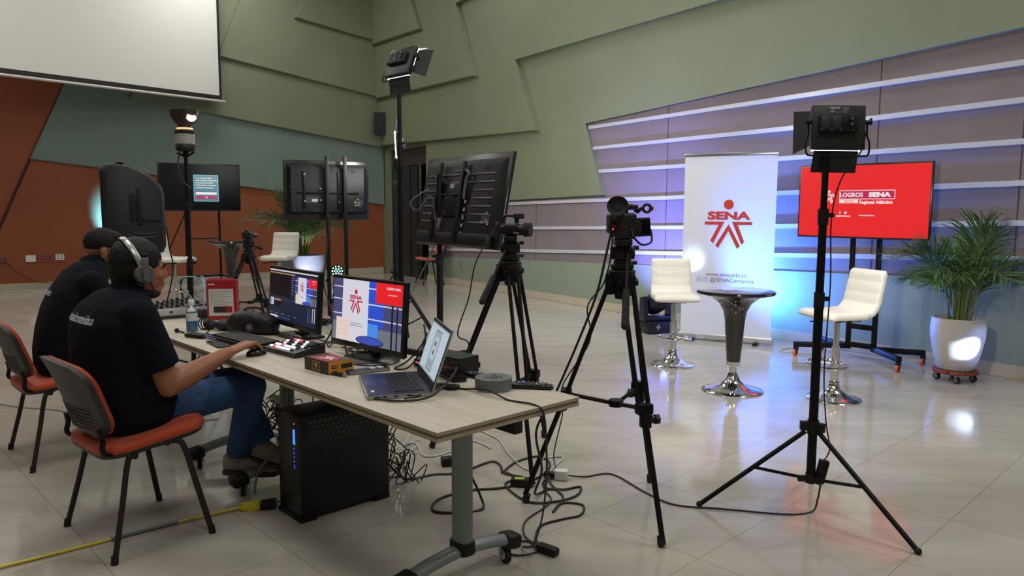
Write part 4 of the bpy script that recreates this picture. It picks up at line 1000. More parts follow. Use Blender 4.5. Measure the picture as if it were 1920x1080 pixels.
# ------------------------------------------------------------------ orange visitor chairs
orange_f = mat('orange_upholstery', (172, 66, 33), .75, 0, .3, noise=(40, .06), bump=(500, .15), sheen=.2)
shell_m = mat('dark_shell_plastic', (44, 43, 42), .5, 0, .5, bump=(200, .06)); tube_m = mat('dark_tube', (36, 33, 31), .4, .2)
def rrect(w, d, r, n=6):
    out = []
    for cx, cy, a0 in ((w / 2 - r, d / 2 - r, 0), (-w / 2 + r, d / 2 - r, 90), (-w / 2 + r, -d / 2 + r, 180), (w / 2 - r, -d / 2 + r, 270)):
        for k in range(n + 1):
            a = R(a0 + 90 * k / n); out.append((cx + r * math.cos(a), cy + r * math.sin(a)))
    return out
def chair(loc, rz, label):
    t = thing('visitor_chair', label, 'chair', loc, rz, 'orange visitor chairs')
    def pad(b, w, d, zz, r):
        rg = []
        for k, z in zz: rg.append([(x * k, y * k, z - .18 * max(0, -y - .05) ** 1.5 * 0 + .018 * (y > .12) * 0 + .11 * y) for x, y in rrect(w, d, r)])
        rg = [[(x, y + .022, z) for x, y, z in q] for q in rg]
        b.loft(rg)
    b = MB(); pad(b, .47, .455, ((.90, .450), (.99, .453), (1.0, .461), (.99, .478), (.94, .487), (.7, .491)), .10); b.build('seat', orange_f, t, 60)
    b = MB(); pad(b, .465, .45, ((.80, .428), (.97, .434), (.995, .446), (.995, .453)), .10); b.build('seat_shell', shell_m, t, 60)
    def backpt(x, v, o):
        # v 0..1 up the back, o = offset to the front
        z = .50 + .315 * v; y = -.205 - .075 * v - .03 * v * v + .055 * (x / .23) ** 2 * (1 - .3 * v)
        return Vector((x, y + o, z + .0))
    def backsheet(o0, o1, k, name, m, rip=False):
        poly = rrect(.46 * k, .315 * k, .085)
        b = MB(); N = 14; grid = []
        def inside(x, v):
            zz = (v - .5) * .315; return abs(x), zz
        rows = 12
        outline = []
        ring_f, ring_b = [], []
        for x, zz in poly:
            v = zz / .315 + .5; xx = x * (0.90 + .10 * v)
            ring_f.append(backpt(xx, v, o1)); ring_b.append(backpt(xx, v, o0))
        def fill(ring, o, flip):
            prev = [b.bm.verts.new(p) for p in ring]; first = prev; c = 6
            for j in range(1, c):
                f = 1 - j / c; cur = []
                for x, zz in poly:
                    x2, z2 = x * f, zz * f; v = z2 / .315 + .5
                    rp = (.004 * min(1, (1 - f) * 3) if rip else .006 * (1 - f))
                    cur.append(b.bm.verts.new(backpt(x2 * (.90 + .10 * v), v, o + (rp if rip else rp))))
                b.bridge(prev, cur); prev = cur
            b._f(prev); return first
        f1 = fill(ring_f, o1, 0); f0 = fill(ring_b, o0, 1); b.bridge(f1, f0)
        return b.build(name, m, t, 50)
    backsheet(.012, .032, .985, 'backrest_pad', orange_f)
    sh = backsheet(-.012, .014, 1.0, 'backrest_shell', shell_m, True)
    b = MB()
    for k in range(6):
        z = .53 + .017 * k; v = (z - .5) / .315
        b.tube([backpt(x, v, -.0095) for x in (-.15, -.1, -.05, 0, .05, .1, .15)], .0032, 6)
    b.build('grip_ribs', shell_m, sh)
    for s_ in (-1, 1):
        b = MB(); b.tube(spl([(s_ * .275, .21, .006), (s_ * .245, .165, .22), (s_ * .222, .125, .40), (s_ * .215, .09, .437), (s_ * .212, .0, .438), (s_ * .214, -.08, .424), (s_ * .222, -.112, .39), (s_ * .245, -.15, .22), (s_ * .275, -.20, .006)], 6), .0135, 12, ry=.0115)
        side = b.build('leg_frame', tube_m, t)
        for y in (.21, -.20):
            b = MB(); b.cyl((s_ * .2757, y * 1.004, 0), (s_ * .272, y * .985, .035), .0145, seg=12); b.build('foot_cap', black_rubber, side)
        b = MB(); b.tube(spl([(s_ * .19, -.08, .43), (s_ * .205, -.17, .432), (s_ * .208, -.200, .455), (s_ * .20, -.195, .50), (s_ * .19, -.205, .545)], 5), .012, 10, ry=.008); b.build('back_bracket', black_metal, t)
        b = MB(); b.cyl((s_ * .20, -.085, .415), (s_ * .235, -.085, .415), .014, seg=10); b.build('stacking_bumper', black_rubber, t)
    b = MB(); b.cyl((-.21, .06, .43), (.21, .06, .43), .010); b.build('cross_tube', tube_m, t)
    b = MB(); b.cyl((-.21, -.06, .425), (.21, -.06, .425), .010); b.build('cross_tube', tube_m, t)
    return t
CHA = (-1.675, 3.245, 0); CHB = (-2.65, 4.30, 0); CHR = R(48 - 90)
chair(CHA, CHR, 'orange and black visitor chair of the man with the headphones')
chair(CHB, R(44 - 90), 'orange and black visitor chair at the left edge, of the farther seated man')
chair((-1.56, 14.25, 0), R(112), 'small empty orange chair in the far corner near the dark doorway')

# ------------------------------------------------------------------ the two seated men
skin = mat('skin_tan', (150, 98, 70), .5, 0, .4, noise=(18, .07), bump=(140, .04)); hair_m = mat('black_hair', (9, 8, 8), .6, 0, .3, bump=(240, .18)); fade_m = mat('short_hair', (20, 16, 14), .75, 0, .3, noise=(60, .3), bump=(240, .15))
polo = mat('dark_navy_polo', (17, 20, 27), .9, 0, .12, bump=(26, .35), sheen=.0); denim = mat('blue_denim', (54, 82, 124), .8, 0, .2, noise=(9, .22), bump=(24, .4)); shoe_m = mat('grey_brown_shoe', (150, 144, 134), .7, noise=(30, .1)); sole_m = mat('shoe_sole', (60, 52, 46), .6)
mask_m = mat('black_face_mask', (20, 19, 20), .8, bump=(120, .2)); white_ink = mat('white_shirt_print', (205, 206, 208), .6)
def remesh(o, vox, sm=4, f=.5):
    m = o.modifiers.new('remesh', 'REMESH'); m.mode = 'VOXEL'; m.voxel_size = vox; m.use_smooth_shade = True
    if sm:
        s_ = o.modifiers.new('smooth', 'SMOOTH'); s_.iterations = sm; s_.factor = f
def chain(b, pts, rs, seg=14):
    for i in range(len(pts) - 1): b.cap(Vector(pts[i]), Vector(pts[i + 1]), rs[i], rs[i + 1], seg)
def sell(c, rx, ry, z, n=32, p=.75):
    return [(c[0] + rx * math.copysign(abs(math.cos(a)) ** p, math.cos(a)), c[1] + ry * math.copysign(abs(math.sin(a)) ** p, math.sin(a)), z) for a in [2 * PI * k / n for k in range(n)]]
def hand(b, wr, kn, tip, side, curl=.02):
    """palm and five fingers from the wrist over the knuckles to the tips; side=+1 right hand"""
    wr, kn, tip = Vector(wr), Vector(kn), Vector(tip); d = (kn - wr).normalized(); lat = d.cross(Vector((0, 0, 1))).normalized() * side
    for k in (-.026, -.009, .009, .026): b.cap(wr.lerp(kn, .15) + lat * k * .7, kn + lat * k, .015, .0125, 10)
    for k, ln in ((-.029, .92), (-.010, 1.0), (.009, .96), (.028, .78)):
        # k<0 is the thumb side
        p0 = kn + lat * k; e = tip - kn; p1 = p0 + e * .45 * ln + Vector((0, 0, curl)) + lat * k * .2; p2 = p0 + e * .78 * ln + Vector((0, 0, curl * .55)) + lat * k * .25; p3 = p0 + e * ln + lat * k * .3
        b.cap(p0, p1, .0105, .0095, 10); b.cap(p1, p2, .0095, .0085, 10); b.cap(p2, p3, .0085, .0072, 10)
    q0 = wr.lerp(kn, .35) - lat * .025; q1 = wr.lerp(kn, .8) - lat * .052 + Vector((0, 0, -.008)); q2 = kn + d * .028 - lat * .048 + Vector((0, 0, -.018))
    b.cap(q0, q1, .0145, .012, 10); b.cap(q1, q2, .012, .009, 10)
HS = 1.07
def man(name_label, loc, rz, P, text_band, hairstyle):
    t = thing('person', name_label, 'person', loc, rz)
    Hc = Vector(P['head']); Q = Matrix.Rotation(P['yaw'], 3, 'Z') @ Matrix.Rotation(P['pitch'], 3, 'X')
    def hp(x, y, z): return Hc + Q @ Vector((x, y, z)) * HS
    b = MB(); b.k = HS
    # head, face, neck
    b.ball(hp(0, -.012, .032), (.077, .096, .09), 24, Q); b.ball(hp(0, .028, -.02), (.066, .072, .082), 20, Q); b.ball(hp(0, .048, -.078), (.045, .042, .04), 16, Q); b.ball(hp(0, .02, -.06), (.058, .06, .05), 16, Q)
    b.cap(hp(0, .088, .01), hp(0, .106, -.022), .009, .0115, 10); b.ball(hp(0, .096, -.026), (.017, .013, .010), 10, Q)
    for s_ in (-1, 1):
        b.ball(hp(s_ * .033, .082, .018), (.020, .012, .008), 10, Q); b.ball(hp(s_ * .042, .062, -.022), (.022, .022, .022), 10, Q)
        b.ball(hp(s_ * .079, -.005, -.012), (.009, .020, .032), 12, Q); b.ball(hp(s_ * .083, -.012, -.004), (.008, .016, .020), 10, Q)
    b.ball(hp(0, .090, -.058), (.023, .012, .007), 10, Q); b.ball(hp(0, .088, -.069), (.019, .012, .007), 10, Q)
    nk = Vector(P['neck']); b.cap(nk, hp(0, -.03, -.07), .068, .060, 20)
    b.k = 1.0
    # slimmer torso and legs under the clothes
    b.loft([sell((0, c), rx * .88, ry * .88, z) for z, c, rx, ry in P['torso']])
    for s_ in ('R', 'L'):
        sh, el, wr = P['arm' + s_]; chain(b, (sh, Vector(sh).lerp(Vector(el), .5), el), (.064, .058, .049)); chain(b, (el, Vector(el).lerp(Vector(wr), .3), Vector(wr).lerp(Vector(el), .25), wr), (.049, .053, .038, .029))
        hand(b, wr, P['kn' + s_], P['tip' + s_], 1 if s_ == 'R' else -1)
        hpn, kn, an = P['leg' + s_]; chain(b, (hpn, kn), (.07, .05)); chain(b, (kn, an), (.048, .036))
    body = b.build('body', skin, t, 60, fix=False); remesh(body, .0055, 3)
    # eyes and brows
    for s_ in (-1, 1):
        b = MB(); b.k = HS; b.m(0); b.ball(hp(s_ * .033, .073, .003), .0112, 12); b.m(1); b.ball(hp(s_ * .034, .0812, .002), .0052, 10); b.build('eye', [white_plastic, black_satin], t)
        b = MB(); b.tube(spl([hp(s_ * .014, .098, .022), hp(s_ * .034, .094, .029), hp(s_ * .054, .078, .022)], 4), .0048, 6); b.build('eyebrow', hair_m, t)
    # hair
    b = MB(); b.k = HS; k = 1.0 if hairstyle == 'full' else .95
    b.ball(hp(0, -.018, .042), (.084 * k, .103 * k, .092 * k), 28, Q)
    if hairstyle == 'full': b.ball(hp(0, -.042, .0), (.080 * k, .078 * k, .085 * k), 24, Q)
    if hairstyle == 'full':
        b.ball(hp(0, .012, .085), (.062, .050, .036), 18, Q); b.ball(hp(0, -.05, -.03), (.069, .062, .05), 18, Q)
        rnd = random.Random(4)
        for i in range(260):
            th = rnd.uniform(0, 2 * PI); ph = rnd.uniform(-.25, 1.5); v = Vector((math.cos(th) * math.cos(ph), math.sin(th) * math.cos(ph), math.sin(ph)))
            if v.y > .40 and v.z < .65: continue
            b.ball(hp(v.x * .080, -.018 + v.y * .099, .040 + v.z * .088), rnd.uniform(.006, .010), 6)
    else:
        b.ball(hp(0, .02, .088), (.060, .06, .036), 18, Q)
    h_ = b.build('hair', hair_m if hairstyle == 'full' else fade_m, t, 60, fix=False); remesh(h_, .005, 2 if hairstyle == 'full' else 5)
    # cut the hair open over the face and ears
    b = MB(); b.box(hp(0, .115, -.03), (.3, .12, .16), Q); b.box(hp(0, .06, -.07), (.3, .10, .12), Q); b.box(hp(0, -.0, -.08), (.3, .06, .12), Q)
    if hairstyle != 'full': b.box(hp(0, -.05, -.088), (.3, .3, .17), Q); b.box(hp(0, .02, -.03), (.3, .07, .06), Q)
    cut = b.build('hair_cutter', black_plastic, None)
    bo = h_.modifiers.new('cut', 'BOOLEAN'); bo.object = cut; bo.operation = 'DIFFERENCE'; bo.solver = 'EXACT'; bo.use_self = True
    bpy.context.view_layer.update()
    cut.parent = t
    bpy.context.view_layer.update()
    me = bpy.data.meshes.new_from_object(h_.evaluated_get(bpy.context.evaluated_depsgraph_get()))
    h_.modifiers.clear(); h_.data = me; bpy.data.objects.remove(cut)
    for p in me.polygons: p.use_smooth = True
    # polo shirt: torso and sleeves in one
    b = MB(); b.loft([sell((0, c), rx, ry, z) for z, c, rx, ry in P['torso']])
    for s_ in ('R', 'L'):
        sh, el, wr = map(Vector, P['arm' + s_]); cx = Vector((sh.x * .55, sh.y - .01, sh.z - .015)); e2 = sh.lerp(el, .74)
        b.cap(cx, sh, .080, .076, 18); b.cyl(sh, e2, .079, .082, 20); b.ball(sh, .079, 18)
    b.cap(nk + Vector((0, -.005, -.03)), nk + Vector((0, .0, .012)), .085, .076, 20)
    shirt = b.build('polo_shirt', polo, t, 60, fix=False); remesh(shirt, .0085, 14)
    b = MB(); d = (hp(0, -.03, -.07) - nk).normalized(); q = Vector((0, 0, 1)).rotation_difference(d).to_matrix()
    b.lathe([(.079, .0), (.082, .02), (.081, .046), (.0775, .05), (.0725, .046), (.072, .0)], nk + Vector((0, -.002, -.008)), 32, q, False, False); b.build('collar', polo, shirt, 60)
    # lettering across the shoulder blades, following the cloth
    z0, x0, size = text_band; tp = P['torso']
    def back_y(x, z):
        for (za, ca, ra, ya), (zb, cb, rb, yb) in zip(tp, tp[1:]):
            if za <= z <= zb:
                f = (z - za) / (zb - za); c = ca + (cb - ca) * f; rx = ra + (rb - ra) * f; ry = ya + (yb - ya) * f
                u_ = min(.995, abs(x) / rx); return c - ry * (1 - u_ ** (2 / .75)) ** (.75 / 2) if True else 0
        return 0
    b = MB(); b.text('www.visualcontenidos.co', size, Matrix.Identity(4), bold=.012, ext=0, align='RIGHT')
    from mathutils.bvhtree import BVHTree
    bpy.context.view_layer.update()
    dg = bpy.context.evaluated_depsgraph_get(); bv = BVHTree.FromObject(shirt, dg)
    for v in b.bm.verts:
        x, z = v.co.x * .95 + x0, z0 + v.co.y
        # walk the arc of the back so the letters wrap round it
        xx = .195 * math.sin(max(-1.5, min(1.5, x / .195)))
        hit = bv.ray_cast(Vector((xx * 2.6, -.8, z)), (Vector((xx * .35, 0, z)) - Vector((xx * 2.6, -.8, z))).normalized())
        v.co = hit[0] + hit[1] * .0015 if hit[0] is not None else Vector((xx, back_y(xx, z) - .002, z))
    b.build('shirt_print', white_ink, shirt, 0, fix=False)
    # trousers and shoes
    b = MB(); z0_, c0, rx0, ry0 = P['torso'][0]
    b.loft([sell((0, c0 + .02), rx0 * .86, ry0 * .80, z) for z in (.475, .52, .60)]); b.ball((0, .02, .53), (.17, .13, .075), 20)
    for s_ in ('R', 'L'):
        hpn, kn, an = map(Vector, P['leg' + s_])
        chain(b, (hpn, hpn.lerp(kn, .5), kn), (.098, .086, .074), 18); chain(b, (kn, kn.lerp(an, .35)), (.072, .066), 18); b.cyl(kn.lerp(an, .35), an.lerp(kn, .02), .066, .064, 20); b.ball(kn.lerp(an, .35), .066, 16)
    jeans = b.build('jeans', denim, t, 60, fix=False); remesh(jeans, .009, 4)
    for s_ in ('R', 'L'):
        an = Vector(P['leg' + s_][2]); td, pit = P['toe' + s_]
        q = rotz(td) @ Matrix.Rotation(pit, 3, 'X'); o = an + Vector((0, 0, -.055))
        b = MB(); rg = []
        for y, w, z1, z0__ in ((-.075, .022, .05, -.02), (-.06, .034, .065, -.028), (-.02, .038, .075, -.03), (.03, .040, .06, -.03), (.09, .046, .030, -.03), (.14, .046, .012, -.03), (.18, .036, .0, -.028), (.20, .018, -.010, -.024)):
            rg.append([o + q @ Vector((w * math.copysign(abs(math.cos(a)) ** .7, math.cos(a)), y, (z1 + z0__) / 2 + (z1 - z0__) / 2 * math.copysign(abs(math.sin(a)) ** .7, math.sin(a)))) for a in [2 * PI * k / 18 for k in range(18)]])
        b.loft(rg); sh_ = b.build('shoe', shoe_m, t, 60)
        b = MB(); b.prism([(.026, -.075), (.040, -.05), (.042, .03), (.050, .10), (.049, .145), (.036, .19), (.0, .208), (-.036, .19), (-.049, .145), (-.050, .10), (-.042, .03), (-.040, -.05), (-.026, -.075)], .022, Matrix.Translation(o) @ q.to_4x4(), -.046); b.build('sole', sole_m, sh_)
    return t, hp, Q
TOR_A = [(0.475, 0.012, 0.203, 0.15), (0.53, 0.002, 0.238, 0.175), (0.62, 0.002, 0.251, 0.19), (0.74, -0.003, 0.255, 0.185), (0.86, -0.02, 0.257, 0.172), (0.95, -0.03, 0.253, 0.155), (1.015, -0.02, 0.223, 0.128), (1.06, -0.004, 0.161, 0.098), (1.085, 0.009999999999999998, 0.102, 0.078)]
PA = dict(head=(.0, .085, 1.165), yaw=R(-4), pitch=R(-4), neck=(0, .03, 1.055), torso=TOR_A,
          armR=((.215, -.005, .985), (.243, .095, .675), (.182, .395, .772)), knR=(.160, .490, .795), tipR=(.145, .575, .760),
          armL=((-.215, -.005, .985), (-.26, .05, .70), (-.12, .26, .665)), knL=(-.07, .33, .655), tipL=(-.04, .40, .635),
          legR=((.095, .03, .545), (.055, .565, .560), (-.085, .555, .185)), legL=((-.095, .03, .545), (-.10, .56, .565), (-.01, .655, .24)),
          toeR=(R(-42), R(-3)), toeL=(R(-46), R(-14)))
LA = (-1.72, 3.28, 0)
mA, hpA, QA = man('man in dark polo and jeans wearing headphones, seated nearest, hand on a mouse', LA, R(46 - 90), PA, (.972, .245, .052), 'full')
TOR_B = [(.475, .0, .18, .135), (.53, .0, .205, .155), (.62, .01, .21, .165), (.74, .03, .215, .165), (.86, .055, .218, .155), (.95, .085, .216, .142), (1.03, .12, .19, .12), (1.085, .145, .135, .092), (1.115, .16, .088, .074)]
PB = dict(head=(-.025, .245, 1.175), yaw=R(-10), pitch=R(-16), neck=(0, .175, 1.075), torso=TOR_B,
          armR=((.2, .115, 1.0), (.24, .22, .72), (.14, .38, .66)), knR=(.10, .45, .645), tipR=(.07, .53, .625),
          armL=((-.2, .115, 1.0), (-.24, .22, .72), (-.14, .38, .66)), knL=(-.10, .45, .645), tipL=(-.07, .53, .625),
          legR=((.085, .03, .545), (.12, .50, .555), (.12, .48, .10)), legL=((-.085, .03, .545), (-.12, .50, .555), (-.12, .48, .10)),
          toeR=(R(-5), 0), toeL=(R(5), 0))
LB = (-2.63, 4.36, 0)
mB, hpB, QB = man('man in dark polo and black face mask, seated farther off behind the headphones wearer', LB, R(44 - 90), PB, (.945, .06, .050), 'short')
def ear_strap(t, hp):
    for s_ in (-1, 1):
        b = MB(); b.tube(spl([hp(s_ * .060, .055, -.045), hp(s_ * .080, .018, .002), hp(s_ * .088, -.008, .030), hp(s_ * .088, -.030, .015), hp(s_ * .086, -.030, -.02), hp(s_ * .078, .0, -.055), hp(s_ * .062, .045, -.085)], 5), .0024, 6); b.build('mask_strap', mask_m, t)
b = MB(); b.k = HS; b.ball(hpB(0, .062, -.062), (.062, .056, .052), 20, QB); b.ball(hpB(0, .098, -.045), (.03, .022, .035), 14, QB); m_ = b.build('face_mask', mask_m, mB, 60, fix=False); remesh(m_, .006, 4); ear_strap(mB, hpB)
b = MB(); b.k = HS; b.ball(hpA(0, .034, -.096), (.055, .052, .028), 20, QA); b.ball(hpA(0, .008, -.094), (.061, .048, .034), 16, QA); m_ = b.build('face_mask', mask_m, mA, 60, fix=False); remesh(m_, .006, 4)
for s_ in (-1, 1):
    b = MB(); b.tube(spl([hpA(s_ * .055, .045, -.085), hpA(s_ * .071, .025, -.05), hpA(s_ * .078, .012, -.015), hpA(s_ * .084, -.02, -.005), hpA(s_ * .075, .0, -.08)], 5), .0024, 6); b.build('mask_strap', mask_m, mA)
# headphones
t = thing('headphones', 'grey over-ear headphones with silver headband on the nearest man', 'headphones', LA, R(46 - 90))
b = MB(); b.k = 1; hb = [hpA(.100 * math.cos(a), -.012 - .060 * math.sin(a), .005 + .124 * math.sin(a)) for a in [PI * k / 28 for k in range(29)]]
b.tube(hb, .013, 12, ry=.0035, up=(QA @ Vector((0, 1, 0)))); b.build('headband', mat('silver_band', (168, 170, 170), .32, .8), t)
for s_ in (-1, 1):
    q = QA @ Matrix.Rotation(R(90 * s_), 3, 'Y')
    b = MB(); b.lathe([(.0, .088), (.036, .088), (.041, .092), (.041, .108), (.036, .118), (.0, .120)], hpA(0, -.008, -.014), 32, q); ec = b.build('ear_cup', mat('headphone_grey', (92, 92, 94), .45), t)
    b = MB(); b.lathe([(.026, .076), (.038, .076), (.044, .082), (.044, .090), (.036, .092)], hpA(0, -.008, -.014), 32, q); b.build('ear_pad', black_rubber, ec)
    b = MB(); b.box(hpA(s_ * .110, -.010, .022), (.012, .026, .07), QA @ Matrix.Rotation(R(-4 * s_), 3, 'Y'), .004); b.box(hpA(s_ * .119, -.008, -.016), (.003, .022, .045), QA, .001); b.build('hinge_arm', mat('headphone_arm', (110, 111, 112), .35, .4), ec)
# ------------------------------------------------------------------ things on the tables
def on(name, label, cat, s, t, rz=0.0, z=TZ, group=None):
    return thing(name, label, cat, TT(s, t, z), TR + rz, group)
def studio_view(b, M, x0, y0, x1, y1, z, base, full=True):
    """live picture of the set: banner, stool, table, red television against the blue slatted wall (7 colour slots from base)"""
    def X(u): return x0 + (x1 - x0) * u
    def Y(v): return y0 + (y1 - y0) * v
    def rc(u0, v0, u1, v1, k, mi): rect(b, M, X(u0), Y(v0), X(u1), Y(v1), z + .0003 * k, base + mi)
    rc(0, 0, 1, 1, 0, 0)
    rc(.53, .30, .75, 1, 1, 1); rc(.53, 0, .68, .34, 2, 6); rc(.68, 0, 1, .27, 1, 7); rc(0, 0, .16, .30, 1, 7)
    for v in (.86, .66, .42): rc(0, v + .0, .16, v + .016, 2, 2)
    for v in (.88, .63, .40): rc(.53, v, 1, v + .02, 2, 2)
    rc(.145, 0, .535, 1, 3, 2); rc(.06, -.0, .26, .37, 4, 3)
    for v in (.08, .16, .24, .31): rc(.06, v, .26, v + .004, 5, 4)
    rc(.64, .68, 1, 1, 4, 5)
    rc(.86, 0, .885, .68, 3, 8); rc(.93, 0, .95, .66, 3, 8)
    Mt = M @ Matrix.Translation((X(.35), Y(.62), z + .0015)); sena_logo(b, Mt, (x1 - x0) * .20, base + 9)
    b.m(base + 2); b.text('LOGROS SENA', (x1 - x0) * .028, M @ Matrix.Translation((X(.88), Y(.925), z + .0016)), bold=.03); b.text('www.sena.edu.co', (x1 - x0) * .018, M @ Matrix.Translation((X(.87), Y(.83), z + .0016)), bold=.02)
    b.m(base + 8); b.text('www.sena.edu.co', (x1 - x0) * .022, M @ Matrix.Translation((X(.36), Y(.31), z + .0016))); b.text('@SENAComunica', (x1 - x0) * .024, M @ Matrix.Translation((X(.37), Y(.27), z + .0016)))
    b.m(base + 10)
    b.prism([(X(.57) + (x1 - x0) * .20 * math.cos(a), Y(.06) + (y1 - y0) * .075 * math.sin(a)) for a in [2 * PI * k / 30 for k in range(30)]], .0001, M, z + .0018)
    b.m(base + 11)
    b.prism([(X(.57) + (x1 - x0) * .185 * math.cos(a), Y(.065) + (y1 - y0) * .06 * math.sin(a)) for a in [2 * PI * k / 30 for k in range(30)]], .0001, M, z + .0020)
VIEW = [glow('view_slate', (74, 74, 120), .9), glow('view_blue', (40, 80, 205), 1), glow('view_white', (222, 220, 232), .95), glow('view_cream', (236, 214, 205), .95), glow('view_fold', (205, 180, 178), .9), scr_red, glow('view_sky', (70, 140, 235), 1), glow('view_grey', (118, 126, 138), .85), glow('view_dark', (30, 30, 44), .7), glow('view_crimson', (190, 36, 70), .95), glow('view_ring', (24, 24, 60), .8), glow('view_topblue', (60, 84, 190), .9)]
def monitor(label, s, t, rz, w, h, zc, base, content, tilt=R(-4)):
    th = on('computer_monitor', label, 'monitor', s, t, rz); Rt = Matrix.Rotation(tilt, 3, 'X')
    zc -= TZ
    b = MB(); b.box((0, 0, zc), (w, .028, h), Rt, .005); b.build('housing', black_satin, th)
    b = MB(); b.box(Rt @ Vector((0, .022, 0)) + Vector((0, 0, zc)), (w * .7, .03, h * .6), Rt, .01); b.build('back_cover', black_plastic, th)
    b = MB(); M = frame(Rt @ Vector((0, -.0148, .006)) + Vector((0, 0, zc)), (1, 0, 0), Rt @ Vector((0, 0, 1)))
    content(b, M, w - .028, h - .042, th)
    b = MB(); b.box((.0, -.0148, zc - h / 2 + .008), (.03, .001, .006)); b.build('badge', mat('pale_badge', (120, 122, 126), .4), th, 0)
    b = MB(); b.box((0, .045, (zc - h * .25) / 2 + .01), (.055, .028, zc - h * .25), Matrix.Rotation(R(-6), 3, 'X'), .008); b.build('neck', black_satin, th)
    b = MB()
    if base == 'rect': b.box((0, .02, .008), (.27, .18, .014), bev=.005); b.box((0, .04, .02), (.09, .05, .02), bev=.006)
    else: b.lathe([(.0, .0), (.155, .0), (.158, .006), (.15, .012), (.06, .018), (.0, .018)], (0, .01, 0), 44); bmesh.ops.scale(b.bm, vec=(1, .8, 1), verts=b.bm.verts)
    b.build('base', black_satin, th)
    return th
def edit_ui(b, M, w, h, t):
    rect(b, M, -w / 2, -h / 2, w / 2, h / 2, 0, 12)
    rect(b, M, -w / 2, h * .465, w / 2, h * .49, .0003, 14); rect(b, M, -w / 2, h * .415, w * .05, h * .435, .0003, 15)
    rect(b, M, -w * .49, -h * .03, -w * .04, h * .40, .0003, 13)
    for k in range(9): rect(b, M, -w * .02, h * (.40 - .045 * k), w * .03, h * (.415 - .045 * k), .0004, 16)
    studio_view(b, M, w * .06, -h * .10, w * .49, h * .40, .0006, 0)
    rect(b, M, -w * .49, -h * .10, w * .49, -h * .06, .0002, 17)
    rect(b, M, -w * .47, -h * .22, -w * .40, -h * .08, .0005, 2); rect(b, M, -w * .46, -h * .20, -w * .43, -h * .10, .0007, 6); rect(b, M, -w * .38, -h * .12, -w * .24, -h * .09, .0006, 15); rect(b, M, -w * .38, -h * .24, -w * .24, -h * .13, .0006, 13)
    for k in range(5): rect(b, M, -w * .48 + .13 * w * k, -h * .385, -w * .42 + .13 * w * k, -h * .37, .0005, 16)
    rect(b, M, -w * .47, -h * .46, -w * .30, -h * .42, .0006, 14)
    for k in range(5): rect(b, M, -w * .27 + .05 * w * k, -h * .455, -w * .245 + .05 * w * k, -h * .43, .0006, 16)
    for x in (.33, .36): rect(b, M, w * x, -h * .42, w * (x + .008), -h * .14, .0006, 16)
    for x0, y0, x1, y1 in ((.42, -.40, .43, -.14), (.46, -.40, .47, -.14), (.42, -.15, .47, -.14)): rect(b, M, w * x0, h * y0, w * x1, h * y1, .0006, 14)
    b.build('screen', VIEW + [glow('ui_navy', (24, 34, 60), .8), glow('ui_black', (10, 12, 24), .8), glow('ui_white', (225, 228, 235), .9), glow('ui_amber', (200, 160, 90), .8), glow('ui_blue', (96, 116, 160), .8), glow('ui_slate', (38, 50, 80), .8)], t, 0, fix=False)
def live_ui(b, M, w, h, t):
    studio_view(b, M, -w / 2, -h / 2, w / 2, h / 2, 0, 0); b.build('screen', VIEW, t, 0, fix=False)
monitor('left black monitor with dark editing windows, on a rectangular base behind the keyboard', 1.93, .52, R(-3), .625, .325, .950, 'rect', edit_ui)
monitor('right black monitor filled with the live picture of the banner, on an oval base', 1.12, .47, R(2), .575, .335, .953, 'oval', live_ui)

key_m = mat('key_black', (30, 31, 32), .5)
t = on('keyboard', 'black computer keyboard on the table in front of the left monitor', 'keyboard', 1.95, .245, R(3))
b = MB(); b.box((0, 0, .012), (.50, .155, .016), Matrix.Rotation(R(3), 3, 'X'), .005); b.build('case', black_plastic, t)
b = MB()
for r_ in range(6):
    for c in range(20): b.box((-.225 + c * .0237, -.058 + r_ * .0225, .023 + .0012 * r_), (.0195, .018, .007), Matrix.Rotation(R(3), 3, 'X'))
b.build('keys', key_m, t, 0)
t = on('computer_mouse', 'black mouse under the hand of the man with the headphones', 'mouse', 1.585, .135, R(12))
b = MB(); b.lathe([(.0, .0), (.030, .0), (.032, .006), (.030, .018), (.022, .028), (.0, .032)], seg=24); bmesh.ops.scale(b.bm, vec=(1, 1.7, 1), verts=b.bm.verts); b.build('body', black_satin, t)
t = on('smartphone', 'black smartphone lying flat at the table edge beside the keyboard', 'phone', 1.975, .122, R(-6))
b = MB(); b.box((0, 0, .005), (.205, .09, .009), bev=.004); b.build('case', black_satin, t)
b = MB(); b.box((0, 0, .0098), (.19, .08, .0008)); b.build('glass', mat('phone_glass', (16, 17, 22), .06, 0, .6), t, 0)

# video switcher with lit buttons
t = on('video_switcher', 'small black video switcher with glowing white and red buttons', 'switcher', 1.525, .305, R(4))
b = MB(); b.prism([(-.085, 0), (.085, 0), (.085, .048), (-.085, .024)], .27, frame((-.135, 0, 0), (0, 1, 0), (0, 0, 1))); b.build('case', mat('switcher_case', (28, 29, 31), .4), t, 0)
lit = [glow('key_white', (240, 240, 245), 1.6), glow('key_red', (255, 70, 80), 1.8), dark_grey]
b = MB(); qx = Matrix.Rotation(math.atan2(.024, .17), 3, 'X')
for r_, (y, n) in enumerate(((-.06, 8), (-.03, 8), (.0, 9), (.03, 9), (.058, 6))):
    for c in range(n):
        mi = 1 if (r_, c) in ((0, 1), (1, 2), (4, 1), (4, 3)) else (0 if (r_ in (0, 1) and c < 7) or (r_ + c) % 3 == 0 else 2)
        b.m(mi); b.box((-.112 + c * .0262, y, .039 + y * .141), (.017, .013, .007), qx, .002)
b.build('buttons', lit, t, 0)
b = MB(); b.box((.10, .045, .046), (.04, .05, .004), qx); b.build('display', scr_black, t, 0)
